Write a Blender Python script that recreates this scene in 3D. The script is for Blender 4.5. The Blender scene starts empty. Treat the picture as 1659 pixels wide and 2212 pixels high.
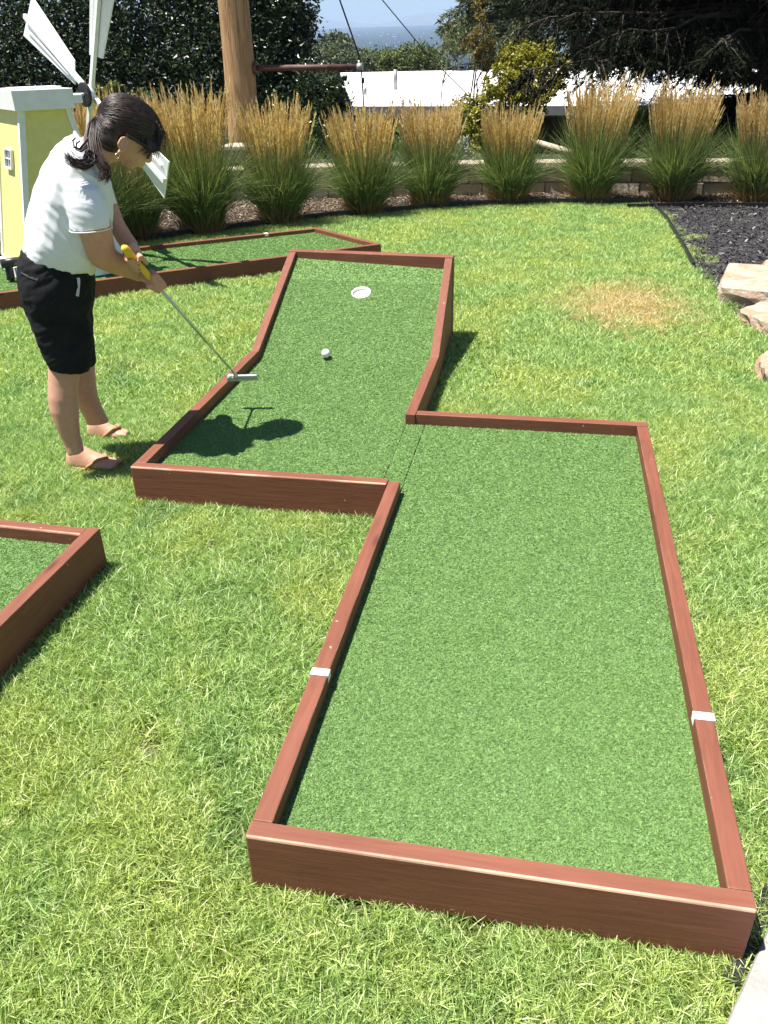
import bpy, math, random
import numpy as np
from mathutils import Vector, Matrix, noise
rng = np.random.default_rng(7)
random.seed(7)
sc = bpy.context.scene
COL = sc.collection
R = math.radians

# ------------------------------------------------------------------ camera
CAM = (1774.28, -0.200534, 0.508867, -0.026306, 0.530668, -1.074768, 1.406380)
CX, CY = 829.5, 1106.0
def cam_axes():
    f, yaw, p, r = CAM[:4]
    F = np.array([math.sin(yaw)*math.cos(p), math.cos(yaw)*math.cos(p), -math.sin(p)])
    rt = np.array([math.cos(yaw), -math.sin(yaw), 0.0]); up = np.cross(rt, F)
    return math.cos(r)*rt+math.sin(r)*up, -math.sin(r)*rt+math.cos(r)*up, F
AR, AU, AF = cam_axes()
CO = np.array(CAM[4:])
def ray(px, py):
    return AF + AR*(px-CX)/CAM[0] - AU*(py-CY)/CAM[0]
def onplane(px, py, n, p0):
    d = ray(px, py); n = np.array(n, float)
    return CO + d*(np.dot(n, np.array(p0, float)-CO)/np.dot(n, d))
def atY(px, py, Y): return onplane(px, py, (0, 1, 0), (0, Y, 0))
def atZ(px, py, Z): return onplane(px, py, (0, 0, 1), (0, 0, Z))
cam_d = bpy.data.cameras.new('camera'); cam = bpy.data.objects.new('camera', cam_d); COL.objects.link(cam)
cam_d.sensor_fit = 'HORIZONTAL'; cam_d.sensor_width = 36; cam_d.lens = CAM[0]/1659*36
cam_d.clip_start = 0.02; cam_d.clip_end = 30000
M = Matrix.Identity(4)
for i in range(3):
    M[i][0] = AR[i]; M[i][1] = AU[i]; M[i][2] = -AF[i]; M[i][3] = CO[i]
cam.matrix_world = M
sc.camera = cam
sc.render.resolution_x, sc.render.resolution_y = 768, 1024

# ------------------------------------------------------------------ light
SUN_T = Vector((0.335, 0.11, -1.0)).normalized()          # the way the light travels
sun_el = math.asin(-SUN_T.z); sun_az = math.atan2(-SUN_T.x, -SUN_T.y)   # azimuth of the sun from +y towards +x
w = bpy.data.worlds.new('World'); sc.world = w; w.use_nodes = True
nt = w.node_tree; nt.nodes.clear()
sky = nt.nodes.new('ShaderNodeTexSky'); sky.sky_type = 'NISHITA'; sky.sun_disc = False
sky.sun_elevation = sun_el; sky.sun_rotation = sun_az
sky.air_density = 1.0; sky.dust_density = 0.3; sky.ozone_density = 1.0
bg = nt.nodes.new('ShaderNodeBackground'); bg.inputs['Strength'].default_value = 0.05
ow = nt.nodes.new('ShaderNodeOutputWorld')
nt.links.new(sky.outputs[0], bg.inputs[0]); nt.links.new(bg.outputs[0], ow.inputs[0])
sd = bpy.data.lights.new('sun', 'SUN'); sd.energy = 5.0; sd.angle = R(0.5); sd.color = (1.0, 0.95, 0.87)
so = bpy.data.objects.new('sun', sd); COL.objects.link(so); so.location = (-8, -3, 24)
so.rotation_euler = SUN_T.to_track_quat('-Z', 'Y').to_euler()
sc.view_settings.view_transform = 'Standard'; sc.view_settings.look = 'None'
sc.view_settings.exposure = 1.25; sc.view_settings.gamma = 1.0
sc.render.engine = 'CYCLES'
sc.cycles.use_denoising = True
sc.cycles.max_bounces = 6; sc.cycles.diffuse_bounces = 3; sc.cycles.glossy_bounces = 2
sc.cycles.transmission_bounces = 3; sc.cycles.transparent_max_bounces = 6; sc.cycles.volume_bounces = 0

# ------------------------------------------------------------------ materials
class NT:
    def __init__(s, name):
        s.m = bpy.data.materials.new(name); s.m.use_nodes = True
        s.t = s.m.node_tree; s.t.nodes.clear()
        s.out = s.n('ShaderNodeOutputMaterial'); s.b = s.n('ShaderNodeBsdfPrincipled')
        s.l(s.b.outputs[0], s.out.inputs[0])
    def n(s, t, **kw):
        nd = s.t.nodes.new(t)
        for k, v in kw.items(): setattr(nd, k, v)
        return nd
    def l(s, a, b): s.t.links.new(a, b)
    def set(s, **kw):
        for k, v in kw.items(): s.b.inputs[k.replace('_', ' ')].default_value = v
    def coord(s, kind='Object', scale=(1, 1, 1), rot=(0, 0, 0)):
        if kind == 'World': src = s.n('ShaderNodeNewGeometry').outputs['Position']
        else: src = s.n('ShaderNodeTexCoord').outputs[kind]
        mp = s.n('ShaderNodeMapping'); mp.inputs['Scale'].default_value = scale; mp.inputs['Rotation'].default_value = rot
        s.l(src, mp.inputs[0]); return mp.outputs[0]
    def noise(s, vec, scale, detail=4, rough=.55, dist=0.0):
        x = s.n('ShaderNodeTexNoise'); s.l(vec, x.inputs['Vector'])
        x.inputs['Scale'].default_value = scale; x.inputs['Detail'].default_value = detail
        x.inputs['Roughness'].default_value = rough; x.inputs['Distortion'].default_value = dist
        return x.outputs['Fac']
    def ramp(s, fac, stops, interp='LINEAR'):
        r = s.n('ShaderNodeValToRGB'); s.l(fac, r.inputs[0]); r.color_ramp.interpolation = interp
        e = r.color_ramp.elements
        while len(e) < len(stops): e.new(.5)
        for i, (p, c) in enumerate(stops):
            e[i].position = p
            e[i].color = (c, c, c, 1) if isinstance(c, (int, float)) else (*c, 1)
        return r.outputs[0]
    def mix(s, fac, a, b, mode='MIX'):
        x = s.n('ShaderNodeMix', data_type='RGBA', blend_type=mode)
        for k, v in ((0, fac), (6, a), (7, b)):
            sock = x.inputs[k]
            if hasattr(v, 'is_linked'): s.l(v, sock)
            elif isinstance(v, (int, float)): sock.default_value = v if k == 0 else (v, v, v, 1)
            else: sock.default_value = (*v, 1)
        return x.outputs[2]
    def math(s, op, a, b=None, clamp=False):
        x = s.n('ShaderNodeMath', operation=op); x.use_clamp = clamp
        for i, v in enumerate((a, b)):
            if v is None: continue
            if hasattr(v, 'is_linked'): s.l(v, x.inputs[i])
            else: x.inputs[i].default_value = v
        return x.outputs[0]
    def attr(s, name): return s.n('ShaderNodeAttribute', attribute_name=name).outputs['Fac']
    def base(s, c):
        if hasattr(c, 'is_linked'): s.l(c, s.b.inputs['Base Color'])
        else: s.b.inputs['Base Color'].default_value = (*c, 1)
    def bump(s, h, strength=.3, dist=.01):
        b = s.n('ShaderNodeBump'); b.inputs['Strength'].default_value = strength; b.inputs['Distance'].default_value = dist
        s.l(h, b.inputs['Height']); s.l(b.outputs[0], s.b.inputs['Normal'])
def leaf_mat(name, stops, rough=.5, trans=.35, patch=None, spec=.4):
    m = NT(name); r = m.attr('rnd'); c = m.ramp(r, stops)
    if patch:
        f = m.ramp(m.noise(m.coord('World'), patch[0], 3), [(.4, 0), (.65, 1)])
        c = m.mix(m.math('MULTIPLY', f, patch[2]), c, patch[1])
    m.base(c); m.set(Roughness=rough); m.b.inputs['Specular IOR Level'].default_value = spec
    if trans > 0:
        tr = m.n('ShaderNodeBsdfTranslucent'); mx = m.n('ShaderNodeMixShader'); mx.inputs[0].default_value = trans
        g = m.mix(1.0, c, (1.0, 1.0, .55), 'MULTIPLY'); m.l(g, tr.inputs[0])
        m.l(m.b.outputs[0], mx.inputs[1]); m.l(tr.outputs[0], mx.inputs[2]); m.l(mx.outputs[0], m.out.inputs[0])
    return m.m
def plain(name, col, rough=.6, var=.15, scale=8, metal=0, bump=.1, spec=.4):
    m = NT(name); f = m.noise(m.coord('Object'), scale, 6)
    c2 = tuple(x*(1-var) for x in col); c1 = tuple(min(1, x*(1+var)) for x in col)
    m.base(m.ramp(f, [(.3, c2), (.7, c1)])); m.set(Roughness=rough, Metallic=metal)
    m.b.inputs['Specular IOR Level'].default_value = spec
    m.bump(f, bump, .005)
    return m.m
MT = {}
def wood_paint():
    for nm, base, sc3 in (('red_wood_x', 0, (3, 40, 40)), ('red_wood_y', 1, (40, 3, 40)), ('red_wood_worn', 2, (3, 40, 40))):
        lo_ = .30 if base == 2 else .47
        m = NT(nm); v = m.coord('Object', sc3)
        g = m.noise(v, 1.6, 8, .65, .6)
        col = m.ramp(g, [(.2, (.108, .036, .019)), (.5, (.168, .057, .033)), (.8, (.215, .078, .048))])
        big = m.noise(m.coord('Object'), 3.2, 3)
        col = m.mix(m.ramp(big, [(.3, 0), (.8, .35)]), col, (.28, .10, .06))
        # worn, chipped arrises: pale bare wood along sharp edges
        bev = m.n('ShaderNodeBevel'); bev.samples = 6; bev.inputs['Radius'].default_value = .009 if base == 2 else .005
        geo = m.n('ShaderNodeNewGeometry'); dt = m.n('ShaderNodeVectorMath', operation='DOT_PRODUCT')
        m.l(bev.outputs[0], dt.inputs[0]); m.l(geo.outputs['True Normal'], dt.inputs[1])
        edge = m.math('SUBTRACT', 1.0, dt.outputs['Value'])
        ch = m.noise(m.coord('Object', (7, 7, 7)), 1.0, 4, .6)
        chip = m.math('MULTIPLY', m.ramp(edge, [(.03, 0), (.2, 1)]), m.ramp(ch, [(lo_, 0), (lo_+.08, 1)]))
        if base == 2:      # the long arris facing the player's side is rubbed down to bare wood
            d3 = m.n('ShaderNodeVectorMath', operation='DOT_PRODUCT'); m.l(geo.outputs['True Normal'], d3.inputs[0]); d3.inputs[1].default_value = (0, -.707, .707)
            rub = m.math('MULTIPLY', m.ramp(d3.outputs['Value'], [(.80, 0), (.88, 1)]), m.ramp(m.noise(m.coord('Object', (3, 3, 3)), 1.0, 5, .6), [(.40, .1), (.58, .9)]))
            chip = m.math('MAXIMUM', chip, rub)
        sp = m.noise(m.coord('Object', (14, 14, 14)), 2.2, 3, .5)
        chip = m.math('MAXIMUM', chip, m.ramp(sp, [(.725, 0), (.745, .8)]))
        vo = m.n('ShaderNodeTexVoronoi'); m.l(m.coord('Object', (2.2, 9, 9) if base != 1 else (9, 2.2, 9)), vo.inputs['Vector']); vo.inputs['Scale'].default_value = 1.0
        col = m.mix(m.ramp(vo.outputs['Distance'], [(.05, .75), (.13, 0)]), col, (.055, .018, .010))     # knots showing through the stain
        col = m.mix(chip, col, (.52, .34, .235))
        m.base(col); m.set(Roughness=.62); m.b.inputs['Specular IOR Level'].default_value = .35
        fine = m.noise(v, 5, 6, .7); m.bump(m.math('ADD', g, m.math('MULTIPLY', fine, .4)), .35, .003)
        MT[nm] = m.m
wood_paint()
MT['white_plastic'] = plain('white_plastic', (.80, .80, .78), .45, .03)
MT['white_paint'] = plain('white_paint', (.72, .73, .73), .6, .06, 14)
MT['black_plastic'] = plain('black_plastic', (.018, .018, .02), .45, .3)

# ------------------------------------------------------------------ objects
def link(o, parent=None):
    COL.objects.link(o)
    if parent is not None: o.parent = parent
    return o
def tag(o, label=None, cat=None, group=None, kind=None):
    for k, v in (('label', label), ('category', cat), ('group', group), ('kind', kind)):
        if v: o[k] = v
    return o
def thing(name, label, cat, loc=(0, 0, 0), rz=0, group=None):
    o = bpy.data.objects.new(name, None); COL.objects.link(o); o.empty_display_size = .1
    o.location = Vector([float(x) for x in loc]); o.rotation_euler = (0, 0, rz)
    return tag(o, label, cat, group)
class MB:
    """collects geometry in world space; build() links it as one mesh under its thing"""
    def __init__(s): s.v = []; s.f = []; s.r = []; s.n = 0
    def add(s, V, Fc, rnd=None):
        V = np.asarray(V, float).reshape(-1, 3); s.v.append(V)
        o = s.n; s.n += len(V)
        s.r.append(np.full(len(V), .5) if rnd is None else np.broadcast_to(np.asarray(rnd, float), (len(V),)))
        s.f.append((np.asarray(Fc, int)+o) if isinstance(Fc, np.ndarray) else [tuple(i+o for i in f) for f in Fc])
        return s
    def hexa(s, P):                                # P: 4 bottom + 4 top corners
        return s.add(P, [(0, 3, 2, 1), (4, 5, 6, 7), (0, 1, 5, 4), (1, 2, 6, 5), (2, 3, 7, 6), (3, 0, 4, 7)])
    def box(s, a, b):
        (x0, y0, z0), (x1, y1, z1) = a, b
        return s.hexa([(x0, y0, z0), (x1, y0, z0), (x1, y1, z0), (x0, y1, z0), (x0, y0, z1), (x1, y0, z1), (x1, y1, z1), (x0, y1, z1)])
    def prism(s, poly, vec):                       # poly: planar list of points; extruded by vec
        P = np.array(poly, float); n = len(P); Q = P+np.array(vec, float)
        s.add(np.vstack([P, Q]), [tuple(range(n))[::-1], tuple(range(n, 2*n))]+[(i, (i+1) % n, (i+1) % n+n, i+n) for i in range(n)])
        return s
    def loft(s, rings, cap=True):
        n = len(rings[0]); k = len(rings); V = np.vstack(rings)
        F = [(i*n+j, i*n+(j+1) % n, (i+1)*n+(j+1) % n, (i+1)*n+j) for i in range(k-1) for j in range(n)]
        if cap:
            F += [tuple(range(n))[::-1], tuple(range((k-1)*n, k*n))]
        return s.add(V, F)
    def tube(s, pts, rad, n=8, cap=True):
        P = np.array(pts, float); rad = np.broadcast_to(np.asarray(rad, float), (len(P),)); rings = []
        prev = None
        for i in range(len(P)):
            d = P[min(i+1, len(P)-1)]-P[max(i-1, 0)]; d /= max(np.linalg.norm(d), 1e-9)
            if prev is None:
                a = np.cross(d, (0, 0, 1.0) if abs(d[2]) < .9 else (1.0, 0, 0))
            else: a = prev-d*np.dot(prev, d)
            a /= np.linalg.norm(a); prev = a; b = np.cross(d, a)
            t = np.linspace(0, 2*math.pi, n, endpoint=False)
            rings.append(P[i]+rad[i]*(np.cos(t)[:, None]*a+np.sin(t)[:, None]*b))
        return s.loft(rings, cap)
    def ell(s, c, ax, n=16, m=10):                 # ellipsoid; ax = three axis vectors
        ax = np.array(ax, float); c = np.array(c, float)
        t = np.linspace(0, 2*math.pi, n, endpoint=False)
        rings = [c+math.sin(p)*(np.cos(t)[:, None]*ax[0]+np.sin(t)[:, None]*ax[1])+math.cos(p)*ax[2] for p in np.linspace(.06, math.pi-.06, m)]
        return s.loft(rings[::-1])
    def build(s, name, mat, parent=None, smooth=False, bevel=0, flat_angle=None):
        V = np.vstack(s.v) if s.v else np.zeros((0, 3))
        if parent is not None:
            bpy.context.view_layer.update() if False else None
            mi = (Matrix.Translation(parent.location) @ parent.rotation_euler.to_matrix().to_4x4() if parent.parent is None else ROOTM(parent)).inverted()
            A = np.array(mi); V = V @ A[:3, :3].T + A[:3, 3]
        me = bpy.data.meshes.new(name)
        li, ls, st = [], [], 0
        for f in s.f:
            if isinstance(f, np.ndarray):
                k = f.shape[1]; li.append(f.ravel()); ls.append(st+np.arange(len(f))*k); st += f.size
            else:
                for x in f: li.append(np.array(x, int)); ls.append(np.array([st])); st += len(x)
        li = np.concatenate(li).astype(np.int32); ls = np.concatenate(ls).astype(np.int32)
        me.vertices.add(len(V)); me.vertices.foreach_set('co', V.ravel())
        me.loops.add(len(li)); me.loops.foreach_set('vertex_index', li)
        me.polygons.add(len(ls)); me.polygons.foreach_set('loop_start', ls)
        me.update(calc_edges=True)
        if s.r:
            at = me.attributes.new('rnd', 'FLOAT', 'POINT'); at.data.foreach_set('value', np.concatenate(s.r).astype(np.float32))
        me.polygons.foreach_set('use_smooth', np.full(len(me.polygons), bool(smooth)))
        me.validate()
        o = bpy.data.objects.new(name, me)
        if mat is not None: me.materials.append(mat if not isinstance(mat, str) else MT[mat])
        link(o, parent)
        if bevel:
            b = o.modifiers.new('bevel', 'BEVEL'); b.width = bevel; b.segments = 2; b.limit_method = 'ANGLE'; b.angle_limit = R(40)
            b.harden_normals = False
        return o
def ROOTM(o):
    m = Matrix.Identity(4)
    while o is not None:
        m = (Matrix.Translation(o.location) @ o.rotation_euler.to_matrix().to_4x4()) @ m; o = o.parent
    return m
def quads(P, A, B, rnd):
    """n quads centred at P with half-axes A and B"""
    n = len(P); V = np.stack([P-A-B, P+A-B, P+A+B, P-A+B], 1).reshape(-1, 3)
    return V, np.arange(4*n).reshape(n, 4), np.repeat(rnd, 4)
def leaves(P, A, B, rnd):
    """n pointed leaves: base at P, tip at P+2A, half width B (diamond)"""
    n = len(P); N = np.cross(A, B); N = N/np.maximum(np.linalg.norm(N, axis=1, keepdims=True), 1e-9)*np.linalg.norm(B, axis=1, keepdims=True)*.45
    V = np.stack([P, P+A*.8+B+N, P+2*A-N*.6, P+A*.8-B+N], 1).reshape(-1, 3); k = 4*np.arange(n)[:, None]
    return V, np.vstack([k+np.array([[0, 1, 2]]), k+np.array([[0, 2, 3]])]), np.repeat(rnd, 4)
def unit(v): return v/np.maximum(np.linalg.norm(v, axis=-1, keepdims=True), 1e-9)
def rdir(n): return unit(rng.normal(size=(n, 3)))
def perp(d, n=None):
    r = rdir(len(d)); return unit(np.cross(d, r))
def blades(P, D, L, W, bend, rnd, seg=3, mb=None, droop=None):
    """tapered curved blades: base P, direction D, length L, width W, bend vector"""
    n = len(P); S = unit(np.cross(D, rdir(n))); rows = []
    for k in range(seg+1):
        t = k/seg; c = P + D*(L*t)[:, None] + bend*(L*t*t)[:, None]
        wd = (W*(1-t**1.6)*.5+W*.04)[:, None]
        rows.append(np.stack([c-S*wd, c+S*wd], 1))
    V = np.stack(rows, 1).reshape(-1, 3); m = 2*(seg+1); base = np.arange(n)[:, None]*m
    F = np.stack([np.stack([base[:, 0]+2*k, base[:, 0]+2*k+1, base[:, 0]+2*k+3, base[:, 0]+2*k+2], 1) for k in range(seg)], 1).reshape(-1, 4)
    return V, F, np.repeat(rnd, m)

# scatter by geometry nodes: instances of a few hidden source meshes on the faces of the object's own mesh
def scatter(o, sources, density, seed, smin=.8, smax=1.2, keep=True, spin=True, use_attr=False):
    ng = bpy.data.node_groups.new('scatter', 'GeometryNodeTree')
    ng.interface.new_socket(name='Geometry', in_out='INPUT', socket_type='NodeSocketGeometry')
    ng.interface.new_socket(name='Geometry', in_out='OUTPUT', socket_type='NodeSocketGeometry')
    N = ng.nodes.new; Lk = ng.links.new
    gi = N('NodeGroupInput'); go = N('NodeGroupOutput')
    dp = N('GeometryNodeDistributePointsOnFaces'); dp.distribute_method = 'RANDOM'
    Lk(gi.outputs[0], dp.inputs['Mesh']); dp.inputs['Density'].default_value = density; dp.inputs['Seed'].default_value = seed
    if use_attr:
        na = N('GeometryNodeInputNamedAttribute'); na.data_type = 'FLOAT'; na.inputs['Name'].default_value = 'dens'
        mm = N('ShaderNodeMath'); mm.operation = 'MULTIPLY'; mm.inputs[1].default_value = density
        Lk(na.outputs[0], mm.inputs[0]); Lk(mm.outputs[0], dp.inputs['Density'])
    gg = N('GeometryNodeGeometryToInstance')
    for s_ in sources[::-1]:
        oi = N('GeometryNodeObjectInfo'); oi.inputs['Object'].default_value = s_; oi.inputs['As Instance'].default_value = True
        oi.transform_space = 'ORIGINAL'
        Lk(oi.outputs['Geometry'], gg.inputs[0])
    ip = N('GeometryNodeInstanceOnPoints'); ip.inputs['Pick Instance'].default_value = True
    Lk(dp.outputs['Points'], ip.inputs['Points']); Lk(gg.outputs[0], ip.inputs['Instance'])
    rv = N('FunctionNodeRandomValue'); rv.data_type = 'FLOAT'; rv.inputs['Min'].default_value = smin; rv.inputs['Max'].default_value = smax
    rv.inputs['Seed'].default_value = seed+1
    fl = [x for x in rv.outputs if x.enabled][0] if any(x.enabled for x in rv.outputs) else rv.outputs[1]
    Lk(rv.outputs[1], ip.inputs['Scale'])
    ri = N('GeometryNodeRotateInstances'); 
    rr = N('FunctionNodeRandomValue'); rr.data_type = 'FLOAT_VECTOR'; rr.inputs['Min'].default_value = (0, 0, 0); rr.inputs['Max'].default_value = (0, 0, 6.283)
    rr.inputs['Seed'].default_value = seed+2
    Lk(dp.outputs['Rotation'], ip.inputs['Rotation'])
    Lk(ip.outputs[0], ri.inputs[0]); Lk(rr.outputs[0], ri.inputs['Rotation'])
    if keep:
        jg = N('GeometryNodeJoinGeometry'); Lk(ri.outputs[0], jg.inputs[0]); Lk(gi.outputs[0], jg.inputs[0]); Lk(jg.outputs[0], go.inputs[0])
    else: Lk(ri.outputs[0], go.inputs[0])
    md = o.modifiers.new('scatter', 'NODES'); md.node_group = ng
    return o
def source(name, V, F, rnd, mat):
    mb = MB(); mb.add(V, F, rnd); o = mb.build(name, mat); COL.objects.unlink(o); return o
# ------------------------------------------------------------------ lawn
GZ = -.166                                            # soil level of the lawn; blade tips end near -.13
lawn_poly_px = [(300, 528), (480, 503), (720, 473), (880, 460), (1000, 450), (1130, 445), (1400, 443), (1440, 480), (1478, 545), (1497, 582)]
LE = [atZ(px, py, GZ)[:2] for px, py in lawn_poly_px]
# ---- lawn soil sheet (structure)
m = NT('lawn_soil'); f = m.noise(m.coord('World'), 3, 5)
m.base(m.ramp(f, [(.3, (.045, .06, .018)), (.7, (.11, .12, .045))])); m.set(Roughness=.95); MT['lawn_soil'] = m.m
mb = MB()
gx = np.linspace(-14, 12, 53); gy = np.linspace(-6, 13, 39)
X, Y = np.meshgrid(gx, gy, indexing='ij')
V = np.stack([X, Y, np.full_like(X, GZ-.004)], -1).reshape(-1, 3); ny = len(gy)
F = np.array([(i*ny+j, (i+1)*ny+j, (i+1)*ny+j+1, i*ny+j+1) for i in range(len(gx)-1) for j in range(ny-1)])
mb.add(V, F); tag(mb.build('lawn_ground', 'lawn_soil'), kind='structure')

# ---- grass blades (stuff)
def grass_mat():
    m = NT('grass_blades'); r = m.attr('rnd'); pos = m.coord('World')
    fresh = m.ramp(r, [(0, (.070, .145, .032)), (.4, (.265, .435, .115)), (.75, (.54, .71, .28)), (1, (.86, .90, .58))])
    yellow = m.ramp(r, [(0, (.095, .155, .033)), (.4, (.365, .485, .115)), (.75, (.66, .76, .28)), (1, (.88, .89, .54))])
    deep = m.ramp(r, [(0, (.055, .135, .040)), (.5, (.21, .39, .13)), (1, (.52, .70, .34))])
    n1 = m.noise(pos, 1.7, 4, .6); n2 = m.noise(m.coord('World', (1, 1, 1), (0, 0, .7)), 2.9, 3, .6)
    c = m.mix(m.ramp(n1, [(.44, 0), (.60, 1)]), fresh, yellow)
    c = m.mix(m.ramp(n2, [(.56, 0), (.72, .7)]), c, deep)
    # the scorched straw-coloured patch right of the ramp, and thin straw blades round it
    pc = atZ(1355, 662, GZ); 
    vm = m.n('ShaderNodeVectorMath', operation='SUBTRACT'); m.l(pos, vm.inputs[0]); vm.inputs[1].default_value = tuple(float(x) for x in pc)
    mp = m.n('ShaderNodeMapping'); mp.inputs['Scale'].default_value = (1.0, .72, 0); m.l(vm.outputs[0], mp.inputs[0])
    ln = m.n('ShaderNodeVectorMath', operation='LENGTH'); m.l(mp.outputs[0], ln.inputs[0])
    d = m.math('ADD', ln.outputs['Value'], m.math('MULTIPLY', m.math('SUBTRACT', m.noise(pos, 9, 5, .7), .5), 1.25))
    c = m.mix(m.ramp(d, [(.18, .95), (.60, 0)]), c, m.ramp(r, [(0, (.44, .35, .16)), (1, (.85, .71, .42))]))
    m.base(c); m.set(Roughness=.42); m.b.inputs['Specular IOR Level'].default_value = .45
    tr = m.n('ShaderNodeBsdfTranslucent'); mx = m.n('ShaderNodeMixShader'); mx.inputs[0].default_value = .38
    m.l(m.mix(1.0, c, (1.05, 1.05, .55), 'MULTIPLY'), tr.inputs[0])
    m.l(m.b.outputs[0], mx.inputs[1]); m.l(tr.outputs[0], mx.inputs[2]); m.l(mx.outputs[0], m.out.inputs[0])
    return m.m
MT['grass'] = grass_mat()
def grass_patch(name, n, rad, L, W, lean):
    a = rng.uniform(0, 2*math.pi, n); q = rad*np.sqrt(rng.uniform(0, 1, n))
    P = np.stack([q*np.cos(a), q*np.sin(a), np.zeros(n)], 1)
    th = rng.uniform(0, 2*math.pi, n); common = rng.normal(size=2)*.25
    tl = np.abs(rng.normal(0, lean, n))+.25
    D = unit(np.stack([np.cos(th)*tl+common[0], np.sin(th)*tl+common[1], np.ones(n)], 1))
    Ls = L*rng.uniform(.55, 1.25, n); bd = np.stack([np.cos(th)*.45, np.sin(th)*.45, -.28*np.ones(n)], 1)*rng.uniform(.1, 1.1, n)[:, None]
    V, F, r = blades(P, D, Ls, W*rng.uniform(.7, 1.3, n), bd, np.clip(rng.beta(1.3, 1.5, n), 0, 1))
    return source(name, V, F, r, 'grass')
near = [grass_patch('grass_tuft', 310, .065, .041, .0028, .58) for _ in range(7)]
far = [grass_patch('grass_tuft', 215, .10, .045, .0048, .58) for _ in range(5)]
def lawn_faces():
    """grid cells of lawn, away from courses; returns list of quads with a distance class"""
    qn, qf = [], []
    step = .1
    from_poly = [(-4.4, -1.2), (1.6, -1.2), (2.3, 1.0)]
    poly = [tuple(p) for p in LE]
    ring = [(-6.5, -1.3), (-6.5, 5.6)]+poly+[tuple(atZ(1560, 640, GZ)[:2]), tuple(atZ(1600, 700, GZ)[:2]), tuple(atZ(1650, 780, GZ)[:2]), (3.9, 3.3), (3.9, -1.3)]
    def inside(x, y, P):
        c = False; n = len(P)
        for i in range(n):
            x1, y1 = P[i]; x2, y2 = P[(i+1) % n]
            if (y1 > y) != (y2 > y) and x < (x2-x1)*(y-y1)/(y2-y1)+x1: c = not c
        return c
    c2 = [(-4.6, 2.9), (-3.55, 4.0), (-1.55, 5.5), (-.95, 6.05), (-1.70, 6.75), (-3.0, 5.8), (-6, 4.5)]
    slab = SLAB
    for i in range(int(10.6/step)):
        for j in range(int(11.5/step)):
            x = -6.5+i*step+step/2; y = -1.3+j*step+step/2
            if not inside(x, y, ring): continue
            dx, dy = x-CO[0], y-CO[1]
            w_ = dx*AF[0]+dy*AF[1]+(GZ-CO[2])*AF[2]
            if w_ < .3: continue
            u = CX+CAM[0]*(dx*AR[0]+dy*AR[1]+(GZ-CO[2])*AR[2])/w_
            v = CY-CAM[0]*(dx*AU[0]+dy*AU[1]+(GZ-CO[2])*AU[2])/w_
            if not (-650 < u < 2700 and v < 2900): continue
            if .07 < x < .93 and .07 < y < 2.27: continue
            if -.97 < x < -.07 and 1.68 < y < 3.65: continue
            if -3 < x < -1.05 and -.5 < y < 1.06: continue
            if inside(x, y, c2) or inside(x, y, slab): continue
            q = [(x-step/2, y-step/2, GZ), (x+step/2, y-step/2, GZ), (x+step/2, y+step/2, GZ), (x-step/2, y+step/2, GZ)]
            (qn if w_ < 4.3 else qf).append(q)
    return qn, qf
SLAB = [tuple(atZ(1675, 1990, GZ)[:2]), tuple(atZ(1562, 2260, GZ)[:2]), tuple(atZ(1562, 2260, GZ)[:2]+np.array([1.2, -.4])), tuple(atZ(1675, 1990, GZ)[:2]+np.array([1.2, .4]))]
qn, qf = lawn_faces()
for q, srcs, dens, sd_ in ((qn, near, 265, 3), (qf, far, 145, 4)):
    mb = MB(); V = np.array(q).reshape(-1, 3); mb.add(V, np.arange(len(V)).reshape(-1, 4))
    o = mb.build('grass', 'lawn_soil'); tag(o, 'short sunlit lawn grass round the golf courses' if sd_ == 3 else 'lawn grass towards the far planting bed', 'grass', kind='stuff')
    scatter(o, srcs, dens, sd_, .8, 1.25, keep=False)
wq = [atZ(1428, 470, GZ), atZ(1480, 545, GZ), atZ(1500, 590, GZ), atZ(1562, 575, GZ), atZ(1555, 535, GZ), atZ(1500, 490, GZ)]
mb = MB(); mb.add(np.array([wq[0], wq[1], wq[4], wq[5]])+(0, 0, .012), [(0, 1, 2, 3)]); mb.add(np.array([wq[1], wq[2], wq[3], wq[4]])+(0, 0, .012), [(0, 1, 2, 3)])
o = tag(mb.build('weeds', 'lawn_soil'), 'thin grass creeping from the lawn onto the dark wood chips', 'weeds', kind='stuff'); scatter(o, far, 16, 9, .5, .9, keep=False)

# ------------------------------------------------------------------ artificial turf
def turf_mat(name):
    m = NT(name); r = m.attr('rnd'); pos = m.coord('World')
    c = m.ramp(r, [(0, (.10, .185, .050)), (.5, (.178, .325, .096)), (1, (.33, .49, .19))])
    n = m.noise(pos, 1.4, 3); c = m.mix(m.ramp(n, [(.35, 0), (.7, .35)]), c, (.21, .35, .10))
    m.base(c); m.set(Roughness=.45); m.b.inputs['Specular IOR Level'].default_value = .4
    tr = m.n('ShaderNodeBsdfTranslucent'); mx = m.n('ShaderNodeMixShader'); mx.inputs[0].default_value = .25
    m.l(c, tr.inputs[0]); m.l(m.b.outputs[0], mx.inputs[1]); m.l(tr.outputs[0], mx.inputs[2]); m.l(mx.outputs[0], m.out.inputs[0])
    return m.m
MT['turf'] = turf_mat('artificial_turf')
m = NT('turf_backing'); f = m.noise(m.coord('World'), 160, 3)
m.base(m.ramp(f, [(.3, (.095, .18, .048)), (.7, (.165, .285, .08))])); m.set(Roughness=.8); MT['turf_backing'] = m.m
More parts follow.
